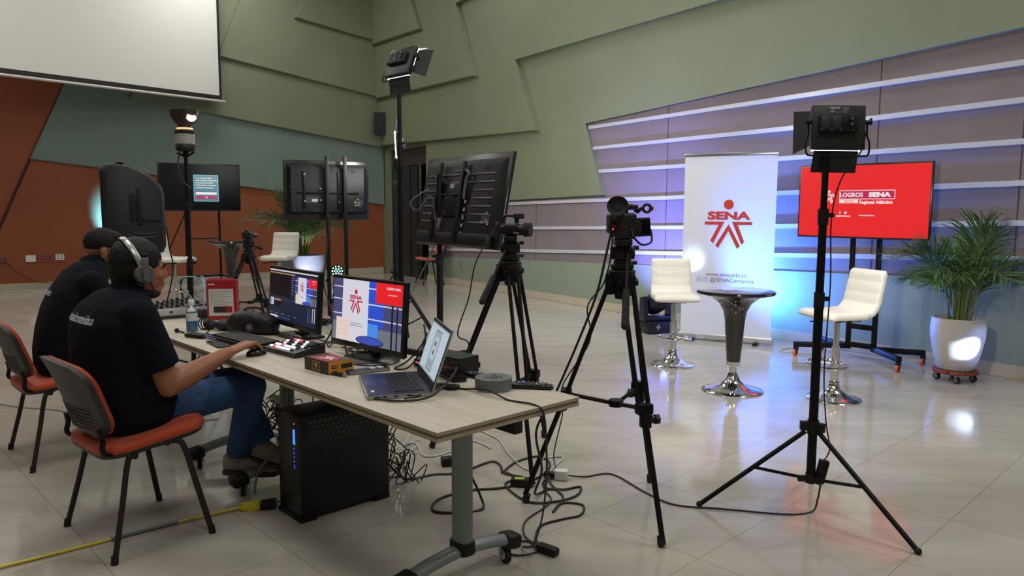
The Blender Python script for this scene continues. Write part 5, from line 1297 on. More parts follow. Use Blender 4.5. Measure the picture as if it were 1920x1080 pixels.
# yellow box
t = on('product_box', 'small yellow and black cardboard box with a 4K mark in front of the right monitor', 'box', 1.06, .225, R(3))
bx, by, bz = .19, .125, .056
yel = mat('box_yellow', (206, 138, 34), .5); bkb = mat('box_black', (40, 34, 30), .5); redb = mat('box_red', (176, 34, 48), .5); goldb = mat('box_gold', (198, 150, 62), .5)
b = MB(); b.box((0, 0, bz / 2), (bx, by, bz)); bmesh.ops.recalc_face_normals(b.bm, faces=b.bm.faces[:]); b.bm.normal_update()
for f in b.bm.faces: f.material_index = 1 if f.normal.x > .5 else 0
b.m(2); b.prism([(-.06, -.055), (.07, -.055), (.085, -.01), (.03, .045), (-.05, .04)], .0006, None, bz)
b.m(3); b.prism([(-.045, -.045), (.035, -.02), (.06, -.03), (.03, .015), (-.03, .01), (.0, -.015)], .0009, None, bz); b.box((-.02, .052, bz + .0004), (.12, .008, .0008))
b.build('carton', [bkb, yel, redb, mat('box_white', (215, 205, 200), .5)], t, 0, fix=False)
b = MB(); Mf = frame((bx / 2 + .0006, 0, bz / 2), (0, 1, 0), (0, 0, 1)); b.m(0); b.prism([(.0, -.007), (.055, -.007), (.055, .012), (.0, .012)], .0005, Mf)
b.prism([(-.05, .006), (-.015, .006), (-.015, .010), (-.05, .010)], .0005, Mf); b.prism([(-.05, -.003), (-.02, -.003), (-.02, .001), (-.05, .001)], .0005, Mf); b.build('side_print', bkb, t, 0, fix=False)
b = MB()
Ml = frame((.0, -by / 2 - .0006, bz / 2), (1, 0, 0), (0, 0, 1)); b.m(1); b.prism([(-.03, -.020), (.03, -.020), (.03, .020), (-.03, .020)], .0004, Ml); b.m(0); b.prism([(-.027, -.0175), (.027, -.0175), (.027, .0175), (-.027, .0175)], .0006, Ml); b.m(1); b.text('4K', .026, Ml @ Matrix.Translation((0, .003, .0008)), bold=.04); b.text('ULTRA HD', .006, Ml @ Matrix.Translation((0, -.012, .0008)), bold=.03)
b.build('front_badge', [bkb, goldb], t, 0, fix=False)
# remotes
def remote(label, s, tt, rz, L_, w, m=black_satin, extra=None):
    t = on('remote_control', label, 'remote', s, tt, rz)
    b = MB(); rg = []
    for y, k, z in ((-.5, .75, .010), (-.49, .95, .018), (-.42, 1, .022), (.3, .92, .020), (.47, .85, .017), (.5, .7, .010)):
        rg.append([(w / 2 * k * math.copysign(abs(math.cos(a)) ** .5, math.cos(a)), y * L_, z / 2 + z / 2 * math.copysign(abs(math.sin(a)) ** .6, math.sin(a))) for a in [2 * PI * q / 20 for q in range(20)]])
    b.loft(rg); b.build('body', m, t, 50)
    b = MB()
    for r_ in range(11):
        for c in range(3):
            if r_ == 5 and c == 1: continue
            b.m(1 if (r_ + c) % 5 == 0 else 0); b.box(((c - 1) * w * .27, -.40 * L_ + r_ * L_ * .078, .0215), (w * .16, L_ * .04, .005), bev=.0015)
    b.m(2); b.cyl((0, -.03 * L_, .020), (0, -.03 * L_, .0245), w * .20, seg=20)
    b.build('buttons', [mat('remote_key', (74, 76, 80), .5), mat('remote_key_pale', (180, 182, 186), .5), mat('remote_key_blue', (58, 84, 140), .4)], t, 0)
    return t
remote('larger black television remote with many keys at the right end of the table', .245, .625, R(-52), .235, .056)
remote('shorter black remote control between the tape roll and the dark box', .50, .60, R(-78), .16, .042)
t = on('remote_control', 'slim dark blue remote with pale keys between the yellow box and laptop', 'remote', .905, .325, R(-12))
b = MB(); b.box((0, 0, .009), (.044, .19, .016), bev=.005); b.build('body', mat('navy_plastic', (28, 32, 52), .35), t)
b = MB()
for r_ in range(2):
    for c in range(3): b.box(((c - 1) * .013, .02 + r_ * .035, .0175), (.009, .026, .003), bev=.001)
b.build('buttons', white_plastic, t, 0)
b = MB(); b.box((.0225, 0, .009), (.002, .18, .012)); b.build('edge_trim', steel, t, 0)

# laptop
def laptop():
    th = on('laptop', 'open silver and dark blue laptop with pale screen near the table corner', 'laptop', .600, .255, R(-27.5))
    w, d = .375, .255
    alu = mat('laptop_silver', (168, 170, 172), .32, .7); deck = mat('laptop_deck', (30, 34, 56), .35, .3); kk = mat('laptop_key', (22, 25, 38), .45)
    b = MB(); b.box((0, 0, .0095), (w, d, .017), bev=.006); b.build('base', alu, th)
    b = MB(); b.prism(rrect(w - .008, d - .008, .01), .0012, None, .0178); b.build('deck', deck, th, 0)
    b = MB()
    for r_ in range(6):
        for c in range(15): b.box((-.145 + c * .0207, -.012 + r_ * .0195, .0198), (.0172, .0155, .003))
    b.build('keys', kk, th, 0)
    b = MB(); b.prism([(-.075, -.115), (.035, -.115), (.035, -.04), (-.075, -.04)], .0006, None, .019); b.m(1)
    for q in (((-.076, -.116), (.036, -.116), (.036, -.1148), (-.076, -.1148)), ((-.076, -.041), (.036, -.041), (.036, -.0398), (-.076, -.0398)), ((-.076, -.116), (-.0748, -.116), (-.0748, -.04), (-.076, -.04)), ((.0348, -.116), (.036, -.116), (.036, -.04), (.0348, -.04))): b.prism(list(q), .0009, None, .019)
    b.build('touchpad', [mat('touchpad', (34, 38, 62), .3), alu], th, 0)
    b = MB(); b.box((.125, -.10, .0192), (.026, .012, .0006)); b.build('sticker', white_plastic, th, 0)
    b = MB()
    for y, l_ in ((-.09, .012), (-.06, .016), (-.02, .018), (.03, .016), (.07, .010)): b.box((w / 2 + .0002, y, .010), (.001, l_, .006))
    b.build('ports', black_satin, th, 0)
    q = Matrix.Rotation(R(-19), 3, 'X'); hy, hz = d / 2 - .012, .020
    def lp(x, y, z): return Vector((x, hy, hz)) + q @ Vector((x * 0, y, z))
    b = MB(); b.box(Vector((0, hy, hz)) + q @ Vector((0, .004, .122)), (w, .008, .242), q, .003); lid = b.build('lid', alu, th)
    b = MB(); M = frame(Vector((0, hy, hz)) + q @ Vector((0, -.0008, .122)), (1, 0, 0), q @ Vector((0, 0, 1)))
    rect(b, M, -w / 2 + .003, -.118, w / 2 - .003, .118, 0, 0); rect(b, M, -w / 2 + .012, -.09, w / 2 - .012, .106, .0004, 1)
    rect(b, M, -w / 2 + .012, .100, w / 2 - .012, .106, .0006, 2); rect(b, M, -w / 2 + .012, -.09, w / 2 - .012, -.083, .0006, 2)
    rect(b, M, -.055, -.076, .062, .088, .0006, 3); rect(b, M, -.048, -.070, .055, .082, .0008, 4); rect(b, M, -.032, -.030, .038, .060, .0010, 5)
    for y in (-.045, -.055): rect(b, M, -.03, y, .036, y + .004, .0010, 3)
    b.m(6); b.text('AA', .030, M @ Matrix.Translation((.002, .034, .0012)), bold=.05); b.prism([(.004 + .010 * math.cos(a), -.002 + .012 * math.sin(a)) for a in [2 * PI * k / 16 for k in range(16)]], .0002, M, .0012)
    b.build('screen', [black_satin, glow('lap_pale', (186, 202, 212), .95), glow('lap_bar', (150, 165, 180), .9), glow('lap_grey', (120, 134, 144), .9), glow('lap_light', (160, 176, 184), .9), glow('lap_lighter', (190, 204, 210), .9), glow('lap_ink', (34, 40, 50), .8)], lid, 0, fix=False)
    b = MB()
    for x in (-.11, .11): b.cyl((x - .03, hy + .002, .018), (x + .03, hy + .002, .018), .006, seg=12)
    b.build('hinge', black_satin, th)
    return th
laptop()
# tape roll
t = on('tape_roll', 'grey duct tape roll lying at the right end of the table', 'tape', .315, .525)
b = MB(); b.lathe([(.041, .0), (.073, .0), (.0735, .003), (.0735, .045), (.073, .048), (.041, .048)], seg=48, capa=False, capb=False); b.build('tape', mat('duct_tape', (108, 116, 120), .4, .2), t)
b = MB(); b.lathe([(.037, .0), (.041, .0), (.041, .048), (.037, .048), (.037, .0)], seg=48, capa=False, capb=False); b.build('core', mat('tape_core', (176, 172, 164), .6), t)
b = MB(); 
for a in (20, 80, 140, 200, 260, 320): b.box((.040 * math.cos(R(a)), .040 * math.sin(R(a)), .0485), (.006, .03, .0006), rotz(R(a)))
b.build('core_print', mat('tape_print', (70, 74, 84), .5), t, 0)
# small box behind the laptop
t = on('accessory_box', 'small black box with red print behind the laptop lid', 'box', .66, .60, R(4))
b = MB(); b.box((0, 0, .04), (.20, .115, .08)); b.build('carton', mat('box_charcoal', (26, 24, 25), .4), t, 0)
b = MB(); Mf = frame((0, -.0582, .04), (1, 0, 0), (0, 0, 1)); b.prism([(.0, -.012), (.075, -.012), (.075, .0), (.0, .0)], .0006, Mf); b.m(1); b.prism([(-.09, .014), (-.04, .014), (-.04, .03), (-.09, .03)], .0006, Mf)
for k in range(4): b.prism([(.05, .014 + .004 * k), (.09, .014 + .004 * k), (.09, .0158 + .004 * k), (.05, .0158 + .004 * k)], .0006, Mf)
b.build('printing', [mat('box_pink', (168, 60, 70), .5), mat('box_greyprint', (96, 92, 92), .5)], t, 0)
t = on('battery_charger', 'flat black charger lying in front of the small black box', 'charger', .565, .52, R(-12))
b = MB(); b.prism([(-.085, -.03), (.07, -.035), (.09, .02), (.05, .04), (-.07, .035)], .022); bmesh.ops.bevel(b.bm, geom=b.bm.edges[:], offset=.006, segments=2, affect='EDGES'); b.build('case', black_satin, t)
t = on('media_box', 'slim black device with small red lights between monitor and laptop', 'device', .80, .60)
b = MB(); b.box((0, 0, .018), (.15, .11, .034), bev=.005); b.build('case', black_plastic, t)
b = MB()
for k in range(6): b.m(k % 2); b.box((-.05 + .02 * k, -.0555, .022), (.009, .002, .007))
b.build('lights', [glow('dev_red', (255, 70, 80), 2), glow('dev_pale', (190, 200, 255), 1.5)], t, 0)
t = on('cable_adapter', 'black display adapter with cord near the tape roll', 'adapter', .445, .395, R(20))
b = MB(); b.lathe([(.0, .0), (.03, .0), (.034, .006), (.034, .012), (.0, .016)], (-.03, 0, .0), 24); b.lathe([(.012, .018), (.026, .018), (.028, .024), (.024, .028), (.012, .026), (.012, .018)], (.028, 0, -.012), 24, capa=False, capb=False); b.box((.0, .0, .012), (.07, .026, .012), bev=.005); b.build('case', black_rubber, t)
def cord(name, label, pts, r=.0032, m=None, n=7, closed=False, cat='cable', ends=None):
    b = MB(); P = spl(pts, n); b.tube(P, r, 7)
    return tag(b.build(name, m or cable_black), label, cat)
def fp(x, y, z=.006): return Vector((x, y, z))
def tp(s, t, dz=.004): return TT(s, t, TZ + dz)
cord('display_cable', 'black cable looping from the laptop side across the table end', [tp(.52, .095, .010), tp(.49, .08, .008), tp(.40, .12, .006), tp(.34, .22, .012), tp(.36, .33, .05), tp(.44, .44, .075), tp(.53, .49, .05), tp(.62, .50, .02)], .0045)
cord('display_cable', 'thin black cable passing the tape roll and falling off the table end', [tp(.40, .16, .008), tp(.41, .27, .005), tp(.435, .36, .012), tp(.38, .43, .004), tp(.25, .435, .022), tp(.14, .44, .004), tp(.03, .46, .005), tp(-.015, .468, -.02), TT(-.02, .48, .60), fp(.13, 2.68, .45), fp(.12, 2.80, .25), fp(.09, 2.98, .06), fp(.05, 3.08, .008), fp(.09, 3.07, .01), fp(.13, 3.05, .014)], .0038)
t = on('usb_stick', 'small black usb dongle with short looped cord in front of the slim blue remote', 'dongle', .93, .195, R(10))
b = MB(); b.box((.0, 0, .008), (.06, .018, .014), bev=.004); b.m(1); b.box((.045, -.004, .008), (.02, .014, .010), bev=.002); b.build('body', [black_plastic, steel], t)
b = MB(); b.tube(spl([(-.03, 0, .008), (-.06, .02, .005), (-.10, .01, .004), (-.10, -.015, .004), (-.06, -.015, .004), (.03, -.012, .012)], 6), .0025, 6); b.build('cord', cable_black, t)
# tangle behind the monitors
rnd = random.Random(11)
def wander(label, a, c, n, amp, r=.0032, m=None, lift=.03, name='cable'):
    a, c = Vector(a), Vector(c); pts = [a]
    for i in range(1, n):
        f = i / n; q = a.lerp(c, f) + TD2 * rnd.uniform(-amp, amp) + TD1 * rnd.uniform(-amp, amp) * .7; q.z = TZ + .004 + abs(rnd.gauss(0, lift)) * .6
        pts.append(q)
    pts.append(c); return cord(name, label, pts, r, m, 6)
G_T = 'loose black cables on the nearest table between the monitors'
for k in range(7):
    o = wander('loose black cable in the tangle on the table between the two monitors', tp(1.85 - .12 * k, .50 + .015 * k), tp(1.02 + .04 * k, .60 - .02 * k), 8, .07, .003); o['group'] = G_T
wander('thin purple cable in front of the left monitor foot', tp(1.83, .46), tp(1.66, .34, .03), 5, .03, .002, mat('purple_cable', (112, 92, 150), .5))
cord('power_cable', 'thick black cable rising in a high loop between the two monitors', [tp(1.60, .50), tp(1.56, .52, .06), tp(1.50, .52, .145), tp(1.44, .52, .15), tp(1.40, .50, .08), tp(1.30, .46, .01), tp(1.24, .43, .004)], .0045)
cord('power_cable', 'black cable hanging in a loop at the right side of the right monitor', [tp(.80, .55, .20), tp(.77, .53, .12), tp(.80, .47, .02), tp(.87, .44, .005), tp(.86, .50, .03), tp(.80, .53, .10), tp(.79, .56, .16)], .004)
# soft bag
t = on('accessory_pouch', 'soft black pouch with a round white emblem behind the keyboard', 'pouch', 2.19, .40, R(34))
b = MB(); rg = []
for x, k, zz in ((-.142, .55, .075), (-.135, .85, .10), (-.10, 1, .125), (-.03, 1.0, .13), (.06, 1, .122), (.115, .95, .105), (.14, .6, .07)):
    rg.append([(x + .006 * math.sin(q * 2.3), .058 * k * math.copysign(abs(math.cos(a)) ** .8, math.cos(a)), zz / 2 + zz / 2 * math.copysign(abs(math.sin(a)) ** .75, math.sin(a))) for q, a in enumerate([2 * PI * q / 22 for q in range(22)])])
b.loft(rg); b.build('pouch', mat('pouch_fabric', (22, 22, 24), .55, bump=(26, .5)), t, 60)
b = MB(); b.tube(spl([(-.06, 0, .125), (-.03, 0, .145), (.04, 0, .145), (.07, 0, .12)], 6), .007, 8, ry=.004); b.build('zip_strip', black_rubber, t)
b = MB(); Me = frame((.012, -.0605, .045), (1, 0, 0), (0, 0, 1))
for i in range(24):
    a0, a1 = 2 * PI * i / 24, 2 * PI * (i + 1) / 24; b.quad(*[Me @ Vector((r_ * math.cos(a), r_ * math.sin(a), .003)) for r_, a in ((.0165, a0), (.019, a0), (.019, a1), (.0165, a1))])
sena_logo(b, Me @ Matrix.Translation((0, 0, .002)), .022, 0); b.build('emblem', mat('emblem_white', (200, 200, 202), .5), t, 0, fix=False)
# red package
t = on('packaging_box', 'red retail box with white text panel standing on the farther table', 'box', 2.84, .50, R(56))
rp = mat('pack_red', (158, 26, 34), .4); pw = mat('pack_white', (200, 202, 198), .5); pk = mat('pack_dark', (52, 34, 36), .5)
b = MB(); b.box((0, 0, .125), (.180, .075, .25)); b.build('carton', rp, t, 0)
b = MB(); Mf = frame((0, -.0377, .122), (1, 0, 0), (0, 0, 1)); b.m(0); b.prism([(-.078, -.095), (.07, -.095), (.07, .075), (-.078, .075)], .0005, Mf)
b.m(1); b.prism([(-.05, -.075), (.062, -.075), (.062, -.035), (-.05, -.035)], .0008, Mf); b.m(2); b.prism([(.025, -.075), (.062, -.075), (.062, -.035), (.025, -.035)], .0010, Mf)
for k in range(8): b.m(3); b.prism([(-.07, .06 - .012 * k), (.06 - .02 * (k % 3), .06 - .012 * k), (.06 - .02 * (k % 3), .063 - .012 * k), (-.07, .063 - .012 * k)], .0007, Mf)
b.m(0); b.prism([(-.08, .10), (-.04, .10), (-.04, .108), (-.08, .108)], .0006, Mf); b.build('printed_panel', [pw, pk, rp, mat('pack_ink', (130, 130, 128), .5)], t, 0)
b = MB(); b.prism([(-.09, 0), (.09, 0), (.07, .018), (-.07, .018)], .001, frame((0, -.037, .25), (1, 0, 0), (0, .5, 1))); b.build('open_flap', rp, t, 0)
# hand sanitiser
t = on('sanitizer_bottle', 'clear bottle half full of blue liquid with white cap, beside the nearest man', 'bottle', 2.50, .175)
clear = mat('clear_plastic', (235, 240, 242), .05, 0, .5, trans=1.0); blue_l = mat('blue_gel', (44, 140, 200), .15, 0, .5)
b = MB(); b.lathe([(.0, .0), (.028, .0), (.031, .006), (.031, .10), (.028, .122), (.016, .142), (.013, .15), (.0, .15)], seg=32); b.build('bottle', clear, t)
b = MB(); b.lathe([(.0, .004), (.027, .004), (.0285, .008), (.0285, .09), (.0, .09)], seg=32); b.build('liquid', blue_l, t)
b = MB(); b.lathe([(.0315, .062), (.0316, .063), (.0316, .105), (.0315, .106)], seg=32, capa=False, capb=False); b.build('label', mat('bottle_label', (205, 214, 220), .4), t)
b = MB(); b.lathe([(.0, .15), (.016, .15), (.017, .153), (.0165, .178), (.013, .182), (.0, .182)], seg=24); b.build('cap', white_plastic, t)
b = MB(); b.text('Gel', .026, frame((.002, -.0322, .085), (1, 0, 0), (0, 0, 1)), bold=.005); b.build('lettering', mat('label_grey', (90, 104, 116), .5), t, 0)
# audio mixer
t = on('audio_mixer', 'grey audio mixer with rows of knobs on the farther table in front of the men', 'mixer', 3.26, .33, R(-4))
b = MB(); b.prism([(-.17, 0), (.17, 0), (.17, .085), (-.17, .05)], .40, frame((-.2, 0, 0), (0, 1, 0), (0, 0, 1))); b.build('chassis', mat('mixer_grey', (60, 62, 66), .45), t, 0)
b = MB(); b.box((.203, 0, .045), (.006, .34, .045), bev=.002); b.box((-.203, 0, .045), (.006, .34, .045), bev=.002); b.build('side_cheek', mat('mixer_side', (186, 188, 190), .35), t)
b = MB(); 
for r_ in range(7):
    for c in range(10):
        y = -.13 + r_ * .042; b.m((r_ + c) % 3); b.cyl((-.17 + c * .037, y, .068 + y * .103), (-.17 + c * .037, y, .084 + y * .103), .008, .0065, 8)
b.build('knobs', [dark_grey, mat('knob_pale', (150, 152, 156), .5), black_rubber], t)
b = MB(); b.box((.207, -.06, .045), (.002, .02, .012)); b.build('socket', black_satin, t, 0)
# radio packs and small bits on the near corner of the farther table
t = on('wireless_pack', 'small black wireless pack with stub antenna lying at the table edge by the bottle', 'transmitter', 2.275, .115, R(20))
b = MB(); b.box((0, 0, .012), (.13, .062, .022), bev=.009); b.build('case', black_plastic, t)
b = MB(); b.tube(spl([(.05, .02, .02), (.075, .03, .05), (.11, .04, .085)], 5), .0035, 6); b.build('antenna', black_rubber, t)
b = MB(); b.tube(spl([(.06, -.01, .01), (.10, -.02, .02), (.13, -.0, .01), (.11, .02, .015), (.085, .0, .025), (.12, -.03, .01), (.17, -.005, .006)], 6), .0045, 7); b.build('cord', mat('violet_cord', (86, 70, 130), .5), t)
t = on('headset', 'black headset with coiled cord behind the sanitizer bottle', 'headset', 2.46, .30, R(30))
b = MB(); b.ball((.05, 0, .032), (.055, .05, .032), 18); b.ball((-.05, .01, .028), (.04, .04, .028), 16); b.build('ear_cups', mat('headset_black', (26, 26, 28), .6), t)
b = MB()
for k in range(3): b.tube([(-.07 + .03 * math.cos(a) + .008 * k, -.03 + .012 * k, .035 + .032 * math.sin(a)) for a in [2 * PI * q / 18 for q in range(18)]], .004, 6, closed=True)
b.build('coiled_cord', cable_black, t)
t = on('lapel_microphone', 'tiny dark lapel microphone at the table edge left of the bottle', 'microphone', 2.50, .09)
b = MB(); b.ball((0, 0, .014), .013, 12); b.cyl((.01, 0, .012), (.055, .02, .006), .005, seg=8); b.build('capsule', black_rubber, t)
t = on('power_adapter', 'grey power adapter with a pale blue cord beside the red retail box', 'adapter', 3.02, .44)
b = MB(); b.prism([(-.05, -.035), (.05, -.035), (.05, .035), (-.05, .035)], .05); bmesh.ops.bevel(b.bm, geom=b.bm.edges[:], offset=.012, segments=2, affect='EDGES'); b.build('case', mat('adapter_grey', (52, 52, 55), .5), t)
pb = mat('pale_teal_cable', (130, 176, 172), .5); sky = mat('sky_blue_cable', (86, 176, 204), .5)
b = MB(); b.tube(spl([(0, 0, .05), (-.02, .02, .10), (-.12, .06, .20), (-.26, .1, .24), (-.40, .1, .18)], 7), .004, 7); b.build('cord', mat('pale_blue_cable', (140, 168, 205), .5), t)
for k, (s_, r_, h_, lab) in enumerate(((3.33, .105, .09, 'large pale teal cable loop standing among the leads near the mixer'), (3.22, .085, .07, 'smaller pale teal cable loop in front of the large one near the mixer'), (3.42, .12, .11, 'outer pale teal cable loop at the back of the leads near the mixer'))):
    o = TT(s_, .58 - .03 * k, TZ)
    b = MB(); b.tube([o - TD2 * (r_ * math.cos(a)) + TD1 * (.05 * math.sin(a * 2)) + Vector((0, 0, h_ + .01 + (h_) * math.sin(a))) for a in [2 * PI * q / 26 for q in range(26)]], .0042, 7, closed=True); tag(b.build('cable_loop', pb), lab, 'cable')
t = on('cable_bundle', 'bright sky blue cable bundle lying on the farther table behind the mixer', 'cable', 3.10, .56)
b = MB()
for k in range(4): b.tube([(.09 * math.cos(a) + .01 * k, .04 * math.sin(a + k), .012 + .010 * k + .008 * math.sin(3 * a)) for a in [2 * PI * q / 22 for q in range(22)]], .0042, 6, closed=True)
b.box((.1, -.02, .03), (.07, .03, .05), bev=.01); b.build('coils', sky, t)
t = on('plug_strip', 'white plug block with black cords on the farther table behind the bottle', 'plug', 3.03, .60, R(25))
b = MB(); b.box((0, 0, .055), (.10, .05, .045), Matrix.Rotation(R(20), 3, 'Y'), .008); b.build('case', white_plastic, t)
b = MB(); b.box((.09, .0, .02), (.22, .08, .04), bev=.008); b.build('rack_unit', black_plastic, t)
for k in range(5):
    o = wander('loose black cord among the leads on the farther table', tp(3.5 - .1 * k, .5), tp(2.98 - .06 * k, .62), 7, .06, .003, None, .09); o['group'] = 'loose black cords on the farther table'
cord('patch_cable', 'light blue thin cable curled in front of the red box', [tp(2.74, .45), tp(2.66, .40), tp(2.58, .42), tp(2.60, .50), tp(2.70, .52), tp(2.80, .47)], .003, sky)

# ------------------------------------------------------------------ computer tower and things under the table
t = thing('computer_tower', 'big black computer tower with blue lit front stripe on the floor under the table', 'computer', (-.96, 3.32, 0), .753)
blk = mat('tower_black', (14, 14, 15), .38, .1, .5)
L_, W_, H_ = .48, .215, .50
b = MB(); b.box((L_ / 2, W_ / 2, .02 + (H_ - .02) / 2), (L_, W_, H_ - .02), bev=.004); b.build('case', blk, t)
b = MB(); b.box((.035, W_ / 2, .012), (.085, W_ + .012, .022), bev=.003); b.build('foot_plate', black_plastic, t)
b = MB(); b.box((L_ - .045, W_ / 2, .012), (.085, W_ + .012, .022), bev=.003); b.build('foot_plate', black_plastic, t)
b = MB()
for r_ in range(5):
    for c in range(15):
        x = .05 + c * .027 + (.0135 if r_ % 2 else 0); z = .462 - r_ * .0235; n = 6
        if x > .46: continue
        b.prism([(x + .0125 * math.cos(R(60 * k + 30)), z + .0125 * math.sin(R(60 * k + 30))) for k in range(6)], .0012, frame((0, -.0002, 0), (1, 0, 0), (0, 0, 1)))
b.build('hexagon_vents', mat('tower_vent', (7, 7, 8), .25, 0, .6), t, 0)
b = MB(); fx = -.0006
def fr(y0, y1, z0, z1, mi): b.m(mi); b.quad((fx, y0, z0), (fx, y1, z0), (fx, y1, z1), (fx, y0, z1))
fr(.045, .065, .36, .43, 0)
for z in (.335, .315, .295, .275, .255, .245): fr(.050, .062, z, z + .009, 1)
fr(.050, .056, .455, .459, 2)
b.build('light_stripe', [glow('stripe_blue', (70, 140, 255), 1.6), glow('stripe_deep', (50, 70, 220), 1.2), glow('stripe_white', (230, 235, 255), 1.5)], t, 0, fix=False)
b = MB()
for k in range(5): b.box((fx - .0008, .058, .375 + k * .011), (.0006, .008, .0016))
b.build('stripe_print', mat('stripe_ink', (20, 40, 110), .5), t, 0)

# yellow extension lead
yl = mat('yellow_cable', (206, 186, 44), .45)
t = thing('extension_cord', 'yellow extension cord running along the floor under the near chair', 'cord', (-1.25, 3.475, 0))
O = Vector((-1.25, 3.475, 0))
b = MB(); b.tube([p - O for p in spl([fp(-3.1, 2.1, .008), fp(-2.6, 2.42, .008), fp(-2.04, 2.87, .008), fp(-1.71, 3.15, .008), fp(-1.55, 3.29, .009), fp(-1.34, 3.445, .010), fp(-1.275, 3.475, .018)], 8)], .0065, 10); b.build('cord', yl, t)
b = MB(); b.tube([p - O for p in spl([fp(-1.735, 3.128, .009), fp(-1.64, 3.212, .009), fp(-1.525, 3.308, .0095)], 8)], .0085, 10); b.build('tape_wrap', mat('grey_tape_wrap', (104, 110, 118), .5), t)
b = MB(); b.prism([(-.05, -.014), (0, -.028), (.045, -.035), (.045, .035), (0, .028), (-.05, .014)], .034); bmesh.ops.bevel(b.bm, geom=b.bm.edges[:], offset=.008, segments=2, affect='EDGES'); bmesh.ops.rotate(b.bm, verts=b.bm.verts, cent=(0, 0, 0), matrix=rotz(R(14))); b.build('socket_end', yl, t)
t = thing('power_plug', 'black plug pushed into the yellow extension socket by the tower', 'plug', (-1.165, 3.49, 0), R(10))
b = MB(); b.box((0, 0, .024), (.075, .05, .038), Matrix.Rotation(R(-6), 3, 'Y'), .006); b.build('body', black_plastic, t)
b = MB(); b.tube(spl([(.04, 0, .03), (.08, .03, .04), (.13, .09, .10), (.16, .14, .16)], 6), .004, 7); b.build('cord', cable_black, t)
cord('power_cable', 'grey cable arching over the floor between the shoe and the tower', [fp(-1.28, 3.62, .02), fp(-1.27, 3.66, .12), fp(-1.20, 3.70, .20), fp(-1.10, 3.72, .17), fp(-1.05, 3.74, .08), fp(-1.02, 3.8, .02)], .0065, mat('grey_cable', (140, 138, 132), .5))
cord('floor_cable', 'thin grey cable crossing the floor behind the far chair at the left edge', [fp(-4.6, 5.9), fp(-3.7, 5.35), fp(-3.2, 5.2), fp(-2.75, 4.95), fp(-2.3, 4.9), fp(-2.0, 5.0)], .004, mat('grey_cable', (140, 138, 132), .5))
cord('floor_cable', 'pale cable lying along the foot of the orange wall at far left', [LW(8.2, .012, .3), LW(7.4, .012, .28), LW(6.8, .015, .22), LW(6.3, .012, .25), LW(5.9, .01, .3)], .008, cable_white)
cord('wall_cable', 'dark red cord hanging from the socket at the far left of the wall', [LW(6.99, .51, .05), LW(6.85, .35, .06), LW(6.6, .17, .07), LW(6.35, .11, .1), LW(6.1, .02, .2)], .006, mat('dark_red_cord', (70, 28, 22), .6))
# cords behind the tower and on the floor
rn = random.Random(21)
def fwander(label, a, c, n, amp, r=.0035, m=None, zamp=.02, group=None, name='cable'):
    a, c = Vector(a), Vector(c); pts = [a]
    for i in range(1, n):
        f = i / n; q = a.lerp(c, f) + Vector((rn.uniform(-amp, amp), rn.uniform(-amp, amp), 0)); q.z = max(.006, a.z + (c.z - a.z) * f + rn.uniform(-zamp, zamp)); pts.append(q)
    pts.append(c); o = cord(name, label, pts, r, m, 7)
    if group: o['group'] = group
G_F = 'hanging black cables behind the computer tower'
tw = lambda u, v, z: Vector((-.96, 3.32, 0)) + Vector((math.cos(.753), math.sin(.753), 0)) * u + Vector((-math.sin(.753), math.cos(.753), 0)) * v + Vector((0, 0, z))
for k in range(13):
    fwander('loose black cable hanging behind the computer tower', tw(.50, .03 + .013 * k, .15 + .025 * k), tw(.66 + .03 * (k % 4), .02 + .02 * k, .006 if k % 3 else .66), 6, .055, .0034, None, .10, G_F)
for k in range(5):
    fwander('white cable lying in curls behind the computer tower', tw(.52, .1 + .02 * k, .10), tw(.85 + .1 * k, .35 + .1 * k, .008), 7, .06, .004, cable_white, .02, 'white cables behind the computer tower')
G_G = 'bundled cords under the table left of the computer tower'
for k in range(12):
    fwander('looped black cord in the bundle under the table left of the computer tower', (-1.36 + .02 * k, 3.92 + .02 * (k % 4), .44 - .012 * k), (-1.18 - .012 * k, 4.0 + .02 * (k % 3), .22 + .03 * (k % 4)), 5, .075, .0034, None, .09, G_G)
t = thing('power_strip', 'white plug and strip hanging under the table left of the tower', 'plug', (-1.27, 4.02, .40), R(-30))
b = MB(); b.box((0, 0, 0), (.11, .05, .04), bev=.01); b.box((.03, -.03, -.05), (.035, .03, .13), bev=.008); b.build('case', white_plastic, t)
b = MB(); b.tube(spl([(-.05, 0, 0), (-.12, .02, -.05), (-.14, .05, -.15), (-.05, .06, -.22), (.05, .0, -.24)], 6), .005, 7); b.build('cord', cable_white, t)
cord('power_cable', 'white cable hanging from the table edge beside the seated knee', [TT(1.62, .45, .5), TT(1.60, .44, .40), TT(1.56, .46, .30), TT(1.50, .5, .26), TT(1.42, .52, .34)], .0045, cable_white)
